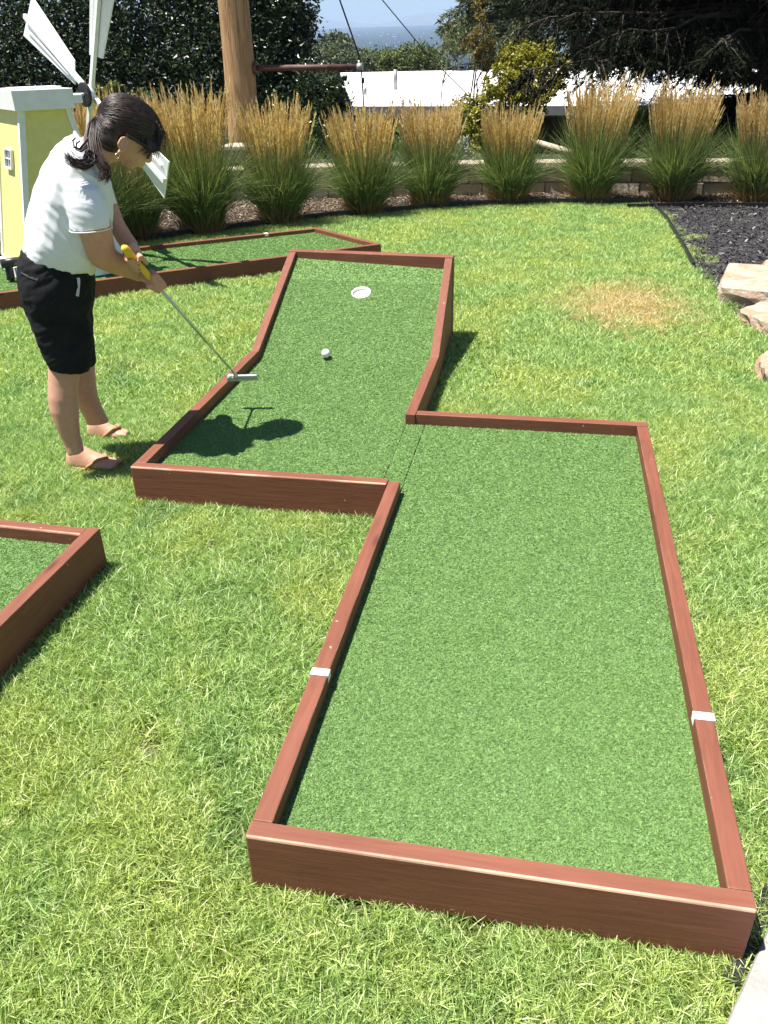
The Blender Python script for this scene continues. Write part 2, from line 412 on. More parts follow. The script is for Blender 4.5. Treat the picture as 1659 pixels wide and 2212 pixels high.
def sample_poly(P, n):
    P = np.array(P, float); T = [(P[0], P[i], P[i+1]) for i in range(1, len(P)-1)]
    A = np.array([np.linalg.norm(np.cross(b-a, c-a))/2 for a, b, c in T]); tot = A.sum()
    k = rng.choice(len(T), size=int(n*tot), p=A/tot) if tot > 0 else np.zeros(0, int)
    u, v = rng.uniform(0, 1, (2, len(k))); fl = u+v > 1; u[fl] = 1-u[fl]; v[fl] = 1-v[fl]
    a, b, c = (np.array([t_[i] for t_ in T])[k] for i in range(3))
    return a+(b-a)*u[:, None]+(c-a)*v[:, None]
def fibres(P, L, W, nrm=(0, 0, 1), lean=.45):
    n = len(P); th = rng.uniform(0, 2*math.pi, n); tl = rng.uniform(.25, 1.5, n)
    D = unit(np.stack([np.cos(th)*tl, np.sin(th)*tl, np.ones(n)], 1)); th2 = th+rng.normal(0, 1.2, n)
    bd = np.stack([np.cos(th2)*.7, np.sin(th2)*.7, -.3*np.ones(n)], 1)
    q = np.array(Vector((0, 0, 1)).rotation_difference(Vector([float(x) for x in nrm])).to_matrix())
    D, bd = (D+np.array([.12, lean, 0])) @ q.T, bd @ q.T; D = unit(D)      # the pile leans a little away from the tee
    return blades(P, D, L*rng.uniform(.7, 1.3, n), W*rng.uniform(.8, 1.25, n), bd, rng.beta(2, 2, n), seg=2)
# ------------------------------------------------------------------ main course
t = .0457
Lc, W2 = 2.344, 1.0375
course = thing('mini_golf_course', 'red-brown timber golf course in the middle, its green bending up into a ramp', 'golf course', (0, 0, GZ))
def board(a, b, along, parent, name='board', label=None):
    o = MB().box(a, b).build(name, 'red_wood_'+along, parent, bevel=.0052 if along == 'worn' else .0035)
    if label: o['label'] = label
    return o
ZB = -.153
board((0, 0, ZB), (1.0, .0435, 0.002), 'worn', course, label='near end board with a pale worn front edge')
board((0, .0462, ZB), (t, 1.638, -.002), 'y', course)
board((.9545, .0462, ZB), (1.0, 2.296, -.002), 'y', course)
board((.0025, 2.2985, ZB), (1.0, Lc, -.001), 'x', course)
board((-W2, 1.608, ZB), (-.0025, 1.655, 0.001), 'worn', course, label='board with a long pale worn front edge')
KR, KL = 3.09, 3.075
board((-W2, 1.656, ZB), (-W2+t, KL, -.001), 'y', course)
board((-t, 2.2935, ZB), (0, KR, -.001), 'y', course)
TR = np.array([-.028, 3.92, .334]); TL = np.array([-1.066, 4.005, .338])
for x0, x1, y0, Tp in ((-W2, -W2+t, KL, TL), (-t, 0, KR, TR)):
    dx = Tp[0]-(x0 if Tp is TL else x1); y1 = Tp[1]-.002; y0 += .0015
    P = [(x0, y0, ZB+.001), (x1, y0, ZB+.001), (x1+dx, y1, ZB+.001), (x0+dx, y1, ZB+.001), (x0, y0, -.003), (x1, y0, -.003), (x1+dx, y1, Tp[2]), (x0+dx, y1, Tp[2])]
    MB().hexa(np.array(P)+np.array([.0015, 0, 0])).build('ramp_side', 'red_wood_y', course, bevel=.0035)
# far end board of the ramp
a = np.array([TL[0]-.002, TL[1], 0]); b = np.array([TR[0]+.004, TR[1], 0]); d2 = unit(np.array([b-a]))[0]; n2 = np.array([-d2[1], d2[0], 0])*t
P = [a, b, b+n2, a+n2]
P = [p+np.array([0, 0, ZB]) for p in P]+[a+(0, 0, TL[2]+.004), b+(0, 0, TR[2]+.004), b+n2+(0, 0, TR[2]+.010), a+n2+(0, 0, TL[2]+.010)]
MB().hexa(P).build('board', 'red_wood_x', course, bevel=.0035)['label'] = 'high end board across the top of the ramp'
# turf
ZT = -.053
def turf(name, polys, parent, dens=190000, L=.0072, W=.0019):
    mb = MB()
    for q in polys:
        mb.add(np.array(q, float), [tuple(range(len(q)))]); pts = sample_poly(q, dens)
        # thin out with distance so that fibres keep about the same size in the picture
        d = np.linalg.norm(pts-CO, axis=1); k = np.clip(d/2.2, 1, 2.2); keep = rng.uniform(0, 1, len(pts)) < 1/k**1.5
        pts, k = pts[keep], k[keep]
        if len(pts):
            Q = np.array(q, float); nv = np.cross(Q[1]-Q[0], Q[2]-Q[1]); nv = nv/np.linalg.norm(nv); nv = nv if nv[2] > 0 else -nv
            mb.add(*fibres(pts, L*k**.35, W*k**.75, nv, .75 if nv[2] > .98 else -.8))
    o = mb.build(name, 'turf_backing', parent); o.data.materials.append(MT['turf'])
    nb = len(polys); mi = np.ones(len(o.data.polygons), np.int32)
    for i, p in enumerate(o.data.polygons):
        if p.normal.z > .5 and p.area > 1e-3: mi[i] = 0
    o.data.polygons.foreach_set('material_index', mi); return o
turf('turf', [[(t, .0435, ZT), (.9545, .0435, ZT), (.9545, 2.297, ZT), (t, 2.297, ZT)]], course)
# narrow joining strip with its two visible seams, then the flat of the second bay and the ramp with its round hole
turf('turf_strip', [[(-.039, 1.655, ZT+.001), (t-.0058, 1.655, ZT+.001), (t-.0058, 2.297, ZT+.001), (-.039, 2.297, ZT+.001)]], course)
hole_c = None
rampn = np.cross(np.array([W2, KR-KL, 0.0]), np.array([(TR[0]+TL[0]+W2)/2, (TR[1]+TL[1]-KR-KL)/2, (TR[2]+TL[2])/2])); rampn /= np.linalg.norm(rampn)
p0 = np.array([0, KR, ZT]); RP0 = p0.copy()
HC = onplane(780, 632, rampn, p0)
ux = unit(np.array([[1.0, 0, 0]-rampn*rampn[0]]))[0]; uy = np.cross(rampn, ux)
def onramp(x, y):
    z = p0[2]-(rampn[0]*(x-p0[0])+rampn[1]*(y-p0[1]))/rampn[2]; return (x, y, z)
Nn = 32; rh = .058
ringp = [HC+rh*(math.cos(2*math.pi*i/Nn)*ux+math.sin(2*math.pi*i/Nn)*uy) for i in range(Nn)]
sq = [HC+.12*(max(-1, min(1, 1.42*math.cos(2*math.pi*i/Nn)))*ux+max(-1, min(1, 1.42*math.sin(2*math.pi*i/Nn)))*uy) for i in range(Nn)]
Q = [[ringp[i], sq[i], sq[(i+1) % Nn], ringp[(i+1) % Nn]] for i in range(Nn)]
C = lambda sx, sy: HC+.12*(sx*ux+sy*uy)
xl, xr = -W2+t, -t
FLk = 0.03
k0 = onramp(xl, KL); k1 = onramp(xr, KR)
lo_l = (xl, k0[1], ZT-.0); lo_r = (xr, k1[1], ZT)
xlt, xrt = xl+TL[0]+W2, xr+TR[0]; e_l = onramp(xlt, TL[1]+.004); e_r = onramp(xrt, TR[1]+.004)
def side_at(x, cpt): # point on the ramp at its left or right edge, level with cpt
    u_ = (cpt[1]-KL)/(TL[1]-KL); x = x+u_*((TL[0]+W2) if x == xl else TR[0]); s_ = (x-cpt[0])/ux[0]; return cpt+ux*s_
bl, br, tl_, tr_ = C(-1, -1), C(1, -1), C(-1, 1), C(1, 1)
Q += [[lo_l, lo_r, side_at(xr, br), br, bl, side_at(xl, bl)], [side_at(xl, bl), bl, tl_, side_at(xl, tl_)], [br, side_at(xr, br), side_at(xr, tr_), tr_],
      [side_at(xl, tl_), tl_, tr_, side_at(xr, tr_), e_r, e_l]]
Q += [[(xl, 1.655, ZT), (-.0445, 1.655, ZT), (-.0445, 2.297, ZT), (xr, 2.297, ZT), lo_r, lo_l]]
turf('turf', Q, course)
# cup: ring wall and floor set into the ramp
mb = MB(); inner = [HC+.0535*(math.cos(2*math.pi*i/Nn)*ux+math.sin(2*math.pi*i/Nn)*uy)+rampn*.002 for i in range(Nn)]
outer = [HC+.0575*(math.cos(2*math.pi*i/Nn)*ux+math.sin(2*math.pi*i/Nn)*uy)+rampn*.002 for i in range(Nn)]
fl = [p-rampn*.020 for p in inner]; ob = [p-rampn*.030 for p in outer]
V = np.array(outer+inner+fl+ob); n = Nn
F = []
for i in range(n):
    j = (i+1) % n; F += [(i, j, n+j, n+i), (n+i, n+j, 2*n+j, 2*n+i), (i, 3*n+i, 3*n+j, j)]
F += [tuple(range(2*n, 3*n)), tuple(range(3*n, 4*n))[::-1]]
mb.add(V, F); mb.build('cup', 'white_plastic', course)
# white distance clips folded over the side rails
def clip_(c, wx, ly, parent, rot=0, depth=.022):
    mb = MB(); h = .0016
    for (a, b) in (((-wx/2-h, -ly/2, 0), (wx/2+h, ly/2, h)), ((-wx/2-h, -ly/2, -depth), (-wx/2-.0006, ly/2, -.0002)), ((wx/2+.0006, -ly/2, -depth), (wx/2+h, ly/2, -.0002))):
        mb.box(a, b)
    Rm = np.array(Matrix.Rotation(rot, 3, 'Z')); mb.v = [v @ Rm.T+np.array(c) for v in mb.v]
    return mb.build('distance_marker', 'white_plastic', parent, bevel=.0012)
cl = atZ(684, 1450, 0); clip_((t/2, cl[1], -.0015), t, .027, course)
cr = atZ(1525, 1547, 0); clip_((.9545+t/2, cr[1], -.0015), t, .027, course)

# ------------------------------------------------------------------ second course, behind, carrying the windmill
c2z = -.03
def Z2(px, py, z=c2z): return atZ(px, py, z)
A0 = Z2(823, 527); A1 = Z2(625, 554.5); A2 = Z2(0, 633)
dirn = unit(np.array([A0-A2]))[0]; nrm = np.array([-dirn[1], dirn[0], 0])
B0 = Z2(683, 491); B1 = Z2(300, 532); dirb = unit(np.array([B0-B1]))[0]
A2 = A0-dirn*4.4; B2 = B0-dirb*3.6
course2 = thing('mini_golf_course', 'long timber golf course with an angled end, under the yellow windmill', 'golf course', (float(A1[0]), float(A1[1]), GZ))
tt = .045
def wallseg(a, b, inn, parent, z0=ZB-.01, z1=c2z, mat='red_wood_x'):
    a = np.array(a, float); b = np.array(b, float); i_ = np.array(inn, float)*tt
    lo = [a, b, b+i_, a+i_]
    P = [(p[0], p[1], z0) for p in lo]+[(p[0], p[1], z1) for p in lo]
    return MB().hexa(P).build('board', mat, parent, bevel=.0035)
wallseg(A2, A0-dirn*.0, nrm, course2)
de = unit(np.array([B0-A0]))[0]; ne = np.array([-de[1], de[0], 0])
wallseg(A0+nrm*(tt+.001)+de*.003, B0-de*.03, ne, course2, z1=c2z+.001)
nb = np.array([dirb[1], -dirb[0], 0])
wallseg(B2, B0, nb, course2, z1=c2z-.002)
tz = c2z-.038
q = [A2+nrm*.03, A0+nrm*.03-dirn*.01, A0+nrm*(tt)+ne*.04+de*.01, B0+nb*.03-dirb*.02, B2+nb*.03]
turf('turf', [[(p[0], p[1], tz) for p in q]], course2, 90000, .0085, .0030)
ang = math.atan2(dirn[1], dirn[0])-math.pi/2
p = Z2(705, 543); pa = A0+dirn*np.dot(p-A0, dirn)+nrm*tt/2; clip_((pa[0], pa[1], c2z+.0005), tt, .036, course2, ang)
p = Z2(577, 505); angb = math.atan2(dirb[1], dirb[0])-math.pi/2
pb = B0+dirb*np.dot(p-B0, dirb)+nb*tt/2; clip_((pb[0], pb[1], c2z-.0015), tt, .036, course2, angb)

# ------------------------------------------------------------------ third course, cut by the left edge of the picture
K = atZ(216, 1141, 0); ed = unit(np.array([atZ(0, 1353, 0)-K]))[0]; bd_ = unit(np.array([atZ(0, 1119, 0)-K]))[0]
course3 = thing('mini_golf_course', 'corner of a timber golf course cut off at the left edge', 'golf course', (float(K[0]), float(K[1]), GZ))
def wallseg3(a, b, i_, z0, z1, mat, lab=None):
    lo = [np.array(a), np.array(b), np.array(b)+i_, np.array(a)+i_]
    return MB().hexa([(p[0], p[1], z0) for p in lo]+[(p[0], p[1], z1) for p in lo]).build('board', mat, course3, bevel=.0062 if 'worn' in mat else .0035)
ni = np.array([ed[1], -ed[0], 0]); ni = ni if np.dot(ni, bd_) > 0 else -ni
nk = np.array([-bd_[1], bd_[0], 0]); nk = nk if np.dot(nk, ed) > 0 else -nk
wallseg3(K, K+ed*1.6, ni*t, ZB-.012, 0, 'red_wood_y')
wallseg3(K+bd_*(t*1.05)+ed*.002, K+bd_*1.9, nk*t, ZB-.012, -.002, 'red_wood_worn')
q = [K+bd_*.03+ed*.03, K+ed*1.6+bd_*.03, K+ed*1.6+bd_*1.8, K+bd_*1.8+ed*.03]
turf('turf', [[(p[0], p[1], ZT+.002) for p in q]][:1], course3, 150000)
p = K+ed*.33+ni*t*.86
# ------------------------------------------------------------------ windmill (stands on the second course)
MT['yellow_paint'] = plain('yellow_paint', (.66, .60, .22), .55, .06, 18)
MT['black_pipe'] = plain('black_pipe', (.015, .015, .016), .35, .2)
MT['glass_dark'] = plain('glass_dark', (.06, .07, .08), .15, .1)
wz = tz+.013
Q0 = atZ(62, 620, wz)                                   # near left corner of the plinth
wm = thing('windmill', 'yellow windmill with white trim and white sails on the back golf course', 'windmill', (float(Q0[0]), float(Q0[1]), wz))
E1 = unit(np.array([[.69, .724, 0]]))[0]; E2 = np.array([-E1[1], E1[0], 0]); Zv = np.array([0, 0, 1.])
pe, pf = E1, E2
PHt = .085
P = [Q0, Q0+pe*.66, Q0+pe*.66+pf*.86, Q0+pf*.86]
MB().hexa(P+[p+Zv*PHt for p in P]).build('plinth', 'white_paint', wm, bevel=.004)
B0_ = Q0+E1*.05+E2*.13+Zv*(PHt+.002)
far_ = onplane(5, 545, E1, B0_)
bw, bdp, hT = .60, float(np.dot(far_-B0_, E2)), 1.12-(PHt+.002)-wz               # width along E1, depth along E2, height to the cap
ztop = 1.125
# top corners from the photo
Tn = onplane(39.4, 222, E2, B0_+E2*.055); Tr_ = onplane(146, 219, E2, B0_+E2*.055)
tl0 = np.dot(Tn-B0_, E1); tr0 = np.dot(Tr_-B0_, E1); bwid = tr0+tl0*.9
hT = ztop-B0_[2]
def tw(a, b, h, grow=0): # a in 0..1 along E1, b in 0..1 along E2, h 0..1
    x = (0+tl0*h)*(1-a)+(bwid+(tr0-bwid)*h)*a; y = .055*h*(1-b)+(bdp-.055*h)*b
    return B0_+E1*(x+(a-.5)*grow*2)+E2*(y+(b-.5)*grow*2)+Zv*(hT*h)
MB().hexa([tw(a, b, h) for h in (0, 1) for a, b in ((0, 0), (1, 0), (1, 1), (0, 1))]).build('tower', 'yellow_paint', wm)
tr = MB()
for a, b in ((0, 0), (1, 0), (1, 1), (0, 1)):             # corner trim: two thin boards a corner
    sa, sb = (1 if a == 0 else -1), (1 if b == 0 else -1)
    c0, c1 = tw(a, b, 0, .010), tw(a, b, 1, .010); ii, jj = E1*sa*.042, E2*sb*.042; o1, o2 = E1*sa*.013, E2*sb*.013
    tr.hexa([c0, c0+ii, c0+ii+o2, c0+o2, c1, c1+ii, c1+ii+o2, c1+o2] if sa*sb > 0 else [c0, c0+o2, c0+ii+o2, c0+ii, c1, c1+o2, c1+ii+o2, c1+ii])
    d2 = c0+o2*1.02; e2 = c1+o2*1.02; k2 = E2*sb*.032
    tr.hexa([d2, d2+o1, d2+o1+k2, d2+k2, e2, e2+o1, e2+o1+k2, e2+k2] if sa*sb > 0 else [d2, d2+k2, d2+o1+k2, d2+o1, e2, e2+k2, e2+o1+k2, e2+o1])
tr.build('corner_trim', 'white_paint', wm)
# cap
cz0, cz1 = ztop-.012, ztop+.118
ca = onplane(24, 200, E2, B0_-E2*.03); cb = onplane(158, 200, E2, B0_-E2*.03)
x0, x1 = np.dot(ca-B0_, E1), np.dot(cb-B0_, E1)
def cp(x, y, z): return B0_+E1*x+E2*y+Zv*(z-B0_[2])
def cbox(x0, x1, y0, y1, z0, z1, mb): mb.hexa([cp(x, y, z) for z in (z0, z1) for x, y in ((x0, y0), (x1, y0), (x1, y1), (x0, y1))]); return mb
cbox(x0, x1, -.03, bdp+.03, cz0, cz1, MB()).build('cap', 'white_paint', wm, bevel=.004)
cbox(x0+.05, x1-.05, .05, .30, cz1+.001, cz1+.014, MB()).build('cap_lid', 'white_paint', wm, bevel=.003)
# hub and sails
HB = onplane(192, 204, E2, B0_+E2*(bdp*.42)); print('HUB', HB, 'bdp', bdp, 'bwid', bwid); NS = unit(np.array([[.58, .815, 0]]))[0]; HS = np.array([NS[1], -NS[0], 0])
s_ = np.dot(HB-B0_, E1)
mb = MB(); mb.tube([HB-NS*.30, HB+NS*.03], .014, 10); mb.build('axle', 'steel0' if 'steel0' in MT else 'white_paint', wm, True)
cbox(x1-.02, x1+.075, .02, .10, cz0+.03, cz0+.085, MB()).build('axle_bracket', 'white_paint', wm, bevel=.003)
mb = MB(); mb.tube([HB-NS*.045, HB-NS*.02], .085, 24); mb.build('hub_disc', 'black_plastic', wm)
mb = MB(); mb.tube([HB-NS*.018, HB+NS*.022], .068, 24); mb.build('hub', 'white_paint', wm, bevel=.004)
a29 = R(31)
for k in range(4):
    a = -a29+k*math.pi/2; dr = HS*math.cos(a)+Zv*math.sin(a); ds = -HS*math.sin(a)+Zv*math.cos(a)
    L = 1.07
    sp = HB+NS*.030
    mbx = MB(); q = []
    for r_ in (.03, L):
        q.append([sp+dr*r_+ds*u_*.018+NS*(v_*.014-.012) for u_, v_ in ((-1, -1), (1, -1), (1, 1), (-1, 1))])
    mbx.hexa(q[0]+q[1]); spar = mbx.build('sail', 'white_paint', wm)
    tw_ = .12                                                # the board is set at a small pitch
    n2 = NS*math.cos(tw_)+ds*math.sin(tw_); d2 = ds*math.cos(tw_)-NS*math.sin(tw_)
    pts = [sp+dr*.32+d2*-.075, sp+dr*(L-.03)+d2*-.175, sp+dr*(L+.015)+d2*.165, sp+dr*.26+d2*.08]
    MB().prism([p+NS*.006 for p in pts], n2*.009).build('sail_board', 'white_paint', spar)
    lb = MB(); q = []
    for r_ in (.34, L-.06): q.append([sp+dr*r_+d2*(.085 if r_ < .5 else .15)*.55+ds*u_*.008+NS*(v_*.006-.004) for u_, v_ in ((-1, -1), (1, -1), (1, 1), (-1, 1))])
    lb.hexa(q[0]+q[1]); lb.build('batten', 'white_paint', spar)
# little window on the sunlit face, pipe for the ball
wp = lambda y, h: tw(0, y, h, .002)
h0, h1 = .628, .745; ya, yb = .60, .34
fr_m = MB(); A_, B_, C_, D_ = [wp(y, h)-E1*.002 for y, h in ((ya, h0), (yb, h0), (yb, h1), (ya, h1))]
def bar_(p, q, w_, d_, mb):
    t_ = unit(np.array([q-p]))[0]; s2 = np.cross(t_, E1); s2 = s2/np.linalg.norm(s2)*w_/2; o_ = -E1*d_
    mb.hexa([p-s2, p+s2, p+s2+o_, p-s2+o_, q-s2, q+s2, q+s2+o_, q-s2+o_])
for p, q in ((A_, B_), (B_, C_), (C_, D_), (D_, A_)): bar_(p, q, .014, .022, fr_m)
bar_((A_+D_)/2, (B_+C_)/2, .007, .016, fr_m); bar_((A_+B_)/2, (C_+D_)/2, .007, .016, fr_m)
wf = fr_m.build('window', 'white_paint', wm)
MB().prism([A_, B_, C_, D_], -E1*.006).build('pane', 'glass_dark', wf)
pc = onplane(32, 566, E1, tw(0, .35, 0)-E1*.04)
MB().tube([pc+E1*.10, pc, pc-E1*.10], .036, 16).tube([pc-E1*.05+Zv*.01, pc-E1*.055-Zv*.10, pc-E1*.06-Zv*(pc[2]-wz-.001)], .030, 14).build('ball_pipe', 'black_pipe', wm, True)
# ------------------------------------------------------------------ the player
TH = R(30)
U = np.array([math.cos(TH), math.sin(TH), 0.]); Vv = np.array([-math.sin(TH), math.cos(TH), 0.]); FP = np.array([-1.33, 1.96, 0.])
def pp(px, py, o): return onplane(px, py, Vv, FP+Vv*o)
NR = 24
def ring(Lp, Rp, o, w, e=2.2, n=NR, o2=None, shift=None):
    a = pp(*Lp, o); b = pp(*Rp, o if o2 is None else o2); c = (a+b)/2; A = (b-a)/2; B = Vv*w
    t = np.linspace(0, 2*math.pi, n, endpoint=False)
    cs = np.sign(np.cos(t))*np.abs(np.cos(t))**(2/e); sn = np.sign(np.sin(t))*np.abs(np.sin(t))**(2/e)
    return c+cs[:, None]*A+sn[:, None]*B
def realize(o, mods):
    """bake voxel-remesh / smooth modifiers into the mesh so the surface is one continuous skin"""
    for kind, kw in mods:
        md = o.modifiers.new('m', kind)
        for k, v in kw.items(): setattr(md, k, v)
    bpy.context.view_layer.update(); dg = bpy.context.evaluated_depsgraph_get()
    me = bpy.data.meshes.new_from_object(o.evaluated_get(dg)); old = o.data; nm = old.name
    mats = [x for x in old.materials]
    o.modifiers.clear(); o.data = me; bpy.data.meshes.remove(old); me.name = nm
    if not me.materials:
        for x in mats: me.materials.append(x)
    me.polygons.foreach_set('use_smooth', np.ones(len(me.polygons), bool))
    return o
def vox(size, it=4, f=.5): return [('REMESH', dict(mode='VOXEL', voxel_size=size, use_smooth_shade=True)), ('SMOOTH', dict(iterations=it, factor=f))]

m = NT('skin'); f = m.noise(m.coord('Object'), 60, 4); g = m.noise(m.coord('Object'), 9, 3)
m.base(m.mix(m.ramp(g, [(.35, 0), (.7, .5)]), m.ramp(f, [(.3, (.50, .275, .185)), (.7, (.57, .33, .23))]), (.52, .235, .165)))
m.set(Roughness=.5); m.b.inputs['Subsurface Weight'].default_value = .12; m.b.inputs['Subsurface Radius'].default_value = (.012, .005, .003)
m.b.inputs['Subsurface Scale'].default_value = .5; m.b.inputs['Specular IOR Level'].default_value = .35; m.bump(f, .06, .002); MT['skin'] = m.m
m = NT('white_cotton'); f = m.noise(m.coord('Object'), 220, 3); g = m.noise(m.coord('Object', (1, 1, 1)), 5, 4)
m.base(m.ramp(g, [(.3, (.70, .71, .76)), (.7, (.74, .75, .79))])); m.set(Roughness=.85); m.b.inputs['Specular IOR Level'].default_value = .15
m.b.inputs['Sheen Weight'].default_value = .1; m.bump(f, .08, .002); MT['shirt'] = m.m
m = NT('black_twill'); f = m.noise(m.coord('Object'), 260, 3); g = m.noise(m.coord('Object'), 16, 5)
m.base(m.ramp(g, [(.3, (.010, .010, .012)), (.75, (.017, .017, .020))])); m.set(Roughness=.8); m.b.inputs['Specular IOR Level'].default_value = .12
m.bump(f, .12, .002); MT['shorts'] = m.m
m = NT('brown_hair'); r = m.attr('rnd')
m.base(m.ramp(r, [(0, (.010, .006, .005)), (.5, (.024, .012, .009)), (1, (.075, .032, .021))])); m.set(Roughness=.42); m.b.inputs['Specular IOR Level'].default_value = .5; MT['hair'] = m.m
MT['tan_leather'] = plain('tan_leather', (.42, .22, .10), .6, .15, 30)
MT['black_frame'] = plain('black_frame', (.012, .012, .012), .25, .1)
MT['gold'] = plain('gold', (.80, .60, .30), .3, .05, metal=1)
m = NT('lens'); m.base((.75, .75, .78)); m.set(Roughness=.08); m.b.inputs['Alpha'].default_value = .35; MT['lens'] = m.m

# where the putter is: head in the air over the left rail, grip in the hands
PH = np.array([-.849, 2.372, .108])
dg_ = ray(267, 534); dg_ /= np.linalg.norm(dg_)
bq = np.dot(CO-PH, dg_); cq = np.dot(CO-PH, CO-PH)-.93**2; disc = bq*bq-cq
kk = -bq-math.sqrt(max(disc, 0)); PG = CO+dg_*kk
GA = unit(np.array([PH-PG]))[0]
def ongrip(px, py):          # nearest point of the putter axis to a line of sight
    d = ray(px, py); d /= np.linalg.norm(d); n = np.cross(d, GA); n2 = np.cross(d, n)
    s_ = np.dot(CO-PG, n2)/np.dot(GA, n2); return PG+GA*s_
person = thing('person', 'woman in a white T-shirt and black shorts bent over in her putting stroke', 'person', (float(FP[0]), float(FP[1]), -.14))
ZF = -.160                                   # sole level, pressed into the grass
body = MB()
# ---- legs
def leg(rows, o0, o1, w):
    k = len(rows); body.loft([ring(a, b, o0+(o1-o0)*i/(k-1), w[i]) for i, (a, b) in enumerate(rows)])
leg([((72, 620), (165, 640)), ((88, 700), (176, 715)), ((104, 790), (176, 796)), ((103, 826), (170, 828)), ((102.5, 855), (169, 857)), ((106, 885), (171, 884)), ((116, 912), (171.5, 911)), ((128, 940), (173.5, 938)), ((139, 962), (178, 955)), ((146, 982), (182, 972))],
    -.10, -.135, [.088, .080, .066, .062, .064, .060, .052, .041, .036, .034])
leg([((80, 630), (180, 640)), ((110, 700), (194, 715)), ((140, 790), (205, 790)), ((146, 826), (207.5, 828)), ((158, 856), (212, 855)), ((170, 880), (221, 880)), ((181, 900), (230, 897)), ((187, 916), (236, 910))],
    .09, .13, [.088, .080, .066, .062, .062, .053, .043, .035])
def foot(heel, toe, o):
    a = atZ(*heel, ZF); b = atZ(*toe, ZF); d = b-a; L = np.linalg.norm(d); d /= L; s = np.array([-d[1], d[0], 0]); k = L/.235
    rings = []
    for q, wd, top in ((-.004, .012, .030), (.006, .026, .055), (.030, .033, .082), (.062, .034, .100), (.092, .036, .080), (.125, .040, .060), (.160, .044, .044), (.190, .044, .032), (.215, .038, .024), (.228, .026, .018)):
        c = a+d*q*k; h = top*k*.95; t = np.linspace(0, 2*math.pi, NR, endpoint=False)
        z = np.where(np.sin(t) > 0, np.sin(t)*h, np.sin(t)*.004)
        rings.append(c+np.cos(t)[:, None]*s*wd*k+z[:, None]*np.array([0, 0, 1])+np.array([0, 0, .014]))
    body.loft(rings)
    for i, (dl, off) in enumerate(((.232, .030), (.228, .010), (.220, -.008), (.209, -.024), (.196, -.037))):     # five toes
        sg = off*(1 if o else -1)
        p0 = a+d*(dl-.045)*k+s*sg*k+(0, 0, .024); p1 = a+d*dl*k+s*sg*k+(0, 0, .021)
        body.tube([p0, (p0+p1)/2+(0, 0, .003), p1], [.011*k, .0105*k, .008*k] if i == 0 else [.009*k, .0085*k, .0065*k], 8)
    return a, d, s, k
# ---- torso under the clothes, neck
def torso(rows, mb, o0, o1, e=2.3): 
    k = len(rows); mb.loft([ring(a, b, o0+(o1-o0)*i/(k-1), w, e) for i, (a, b, w) in enumerate(rows)])
torso([((62, 650), (190, 655), .14), ((55, 600), (190, 615), .16), ((60, 550), (200, 575), .14), ((70, 490), (215, 535), .13), ((85, 430), (225, 480), .14), ((108, 370), (228, 420), .145), ((138, 325), (222, 375), .125)], body, -.02, -.08)
body.loft([ring((140, 318), (222, 378), -.08, .10), ring((165, 300), (228, 362), -.085, .068), ring((188, 292), (240, 352), -.09, .056), ring((215, 285), (262, 345), -.10, .056), ring((235, 278), (280, 340), -.10, .056)])
# ---- head
HY = R(50); HP = R(36)
hf = np.array([math.cos(HY)*math.cos(HP), math.sin(HY)*math.cos(HP), -math.sin(HP)]); hl = np.array([-math.sin(HY), math.cos(HY), 0.]); hu = np.cross(hf, hl)
HCn = pp(275, 293, -.10)
def hp(f_, l_, u_): return HCn+hf*f_+hl*l_+hu*u_
body.ell(hp(0, 0, .012), [hf*.104, hl*.082, hu*.105], 24, 14)
# face: jaw and chin loft, brow, nose, lips, cheeks
def fr(f0, f1, lw, u_, n=NR):
    t = np.linspace(0, 2*math.pi, n, endpoint=False)
    return hp((f0+f1)/2, 0, u_)+np.cos(t)[:, None]*hf*(f1-f0)/2+np.sin(t)[:, None]*hl*lw
body.loft([fr(-.045, .095, .068, .03), fr(-.04, .100, .070, -.01), fr(-.03, .098, .066, -.045), fr(-.012, .088, .056, -.070), fr(.004, .074, .044, -.080), fr(.018, .064, .030, -.088)])
body.ell(hp(.046, 0, -.080), [hf*.026, hl*.024, hu*.020], 12, 8)
body.loft([hp(.098, 0, .012)+a_ for a_ in ()] or [np.array([hp(.092, -.008, .018), hp(.106, 0, .018), hp(.092, .008, .018)]), np.array([hp(.092, -.012, -.012), hp(.118, 0, -.012), hp(.092, .012, -.012)]), np.array([hp(.090, -.017, -.034), hp(.128, 0, -.034), hp(.090, .017, -.034)]), np.array([hp(.090, -.012, -.044), hp(.110, 0, -.044), hp(.090, .012, -.044)])])
body.ell(hp(.090, 0, -.056), [hf*.012, hl*.024, hu*.006], 10, 6); body.ell(hp(.086, 0, -.066), [hf*.012, hl*.021, hu*.007], 10, 6)
for sgn in (-1, 1):
    body.ell(hp(.085, sgn*.033, .028), [hf*.018, hl*.026, hu*.010], 10, 6)      # brow
    body.ell(hp(.070, sgn*.042, -.030), [hf*.026, hl*.024, hu*.026], 10, 6)     # cheek
# ears
EAR = []
for sgn in (-1, 1):
    c = hp(-.036, sgn*.080, -.052)
    t = np.linspace(-.6, 4.6, 14); pts = [c+hu*(.027*math.sin(a_))+hf*(-.016*math.cos(a_))*(1 if True else 1)-hf*.004*0+hl*sgn*.008*abs(math.cos(a_)) for a_ in t]
    body.tube(pts, .0052, 6); body.ell(c+hl*sgn*-.002, [hf*.014, hl*.006, hu*.024], 10, 6); body.ell(c-hu*.030+hf*.002, [hf*.008, hl*.006, hu*.009], 8, 6)
    EAR.append(c)
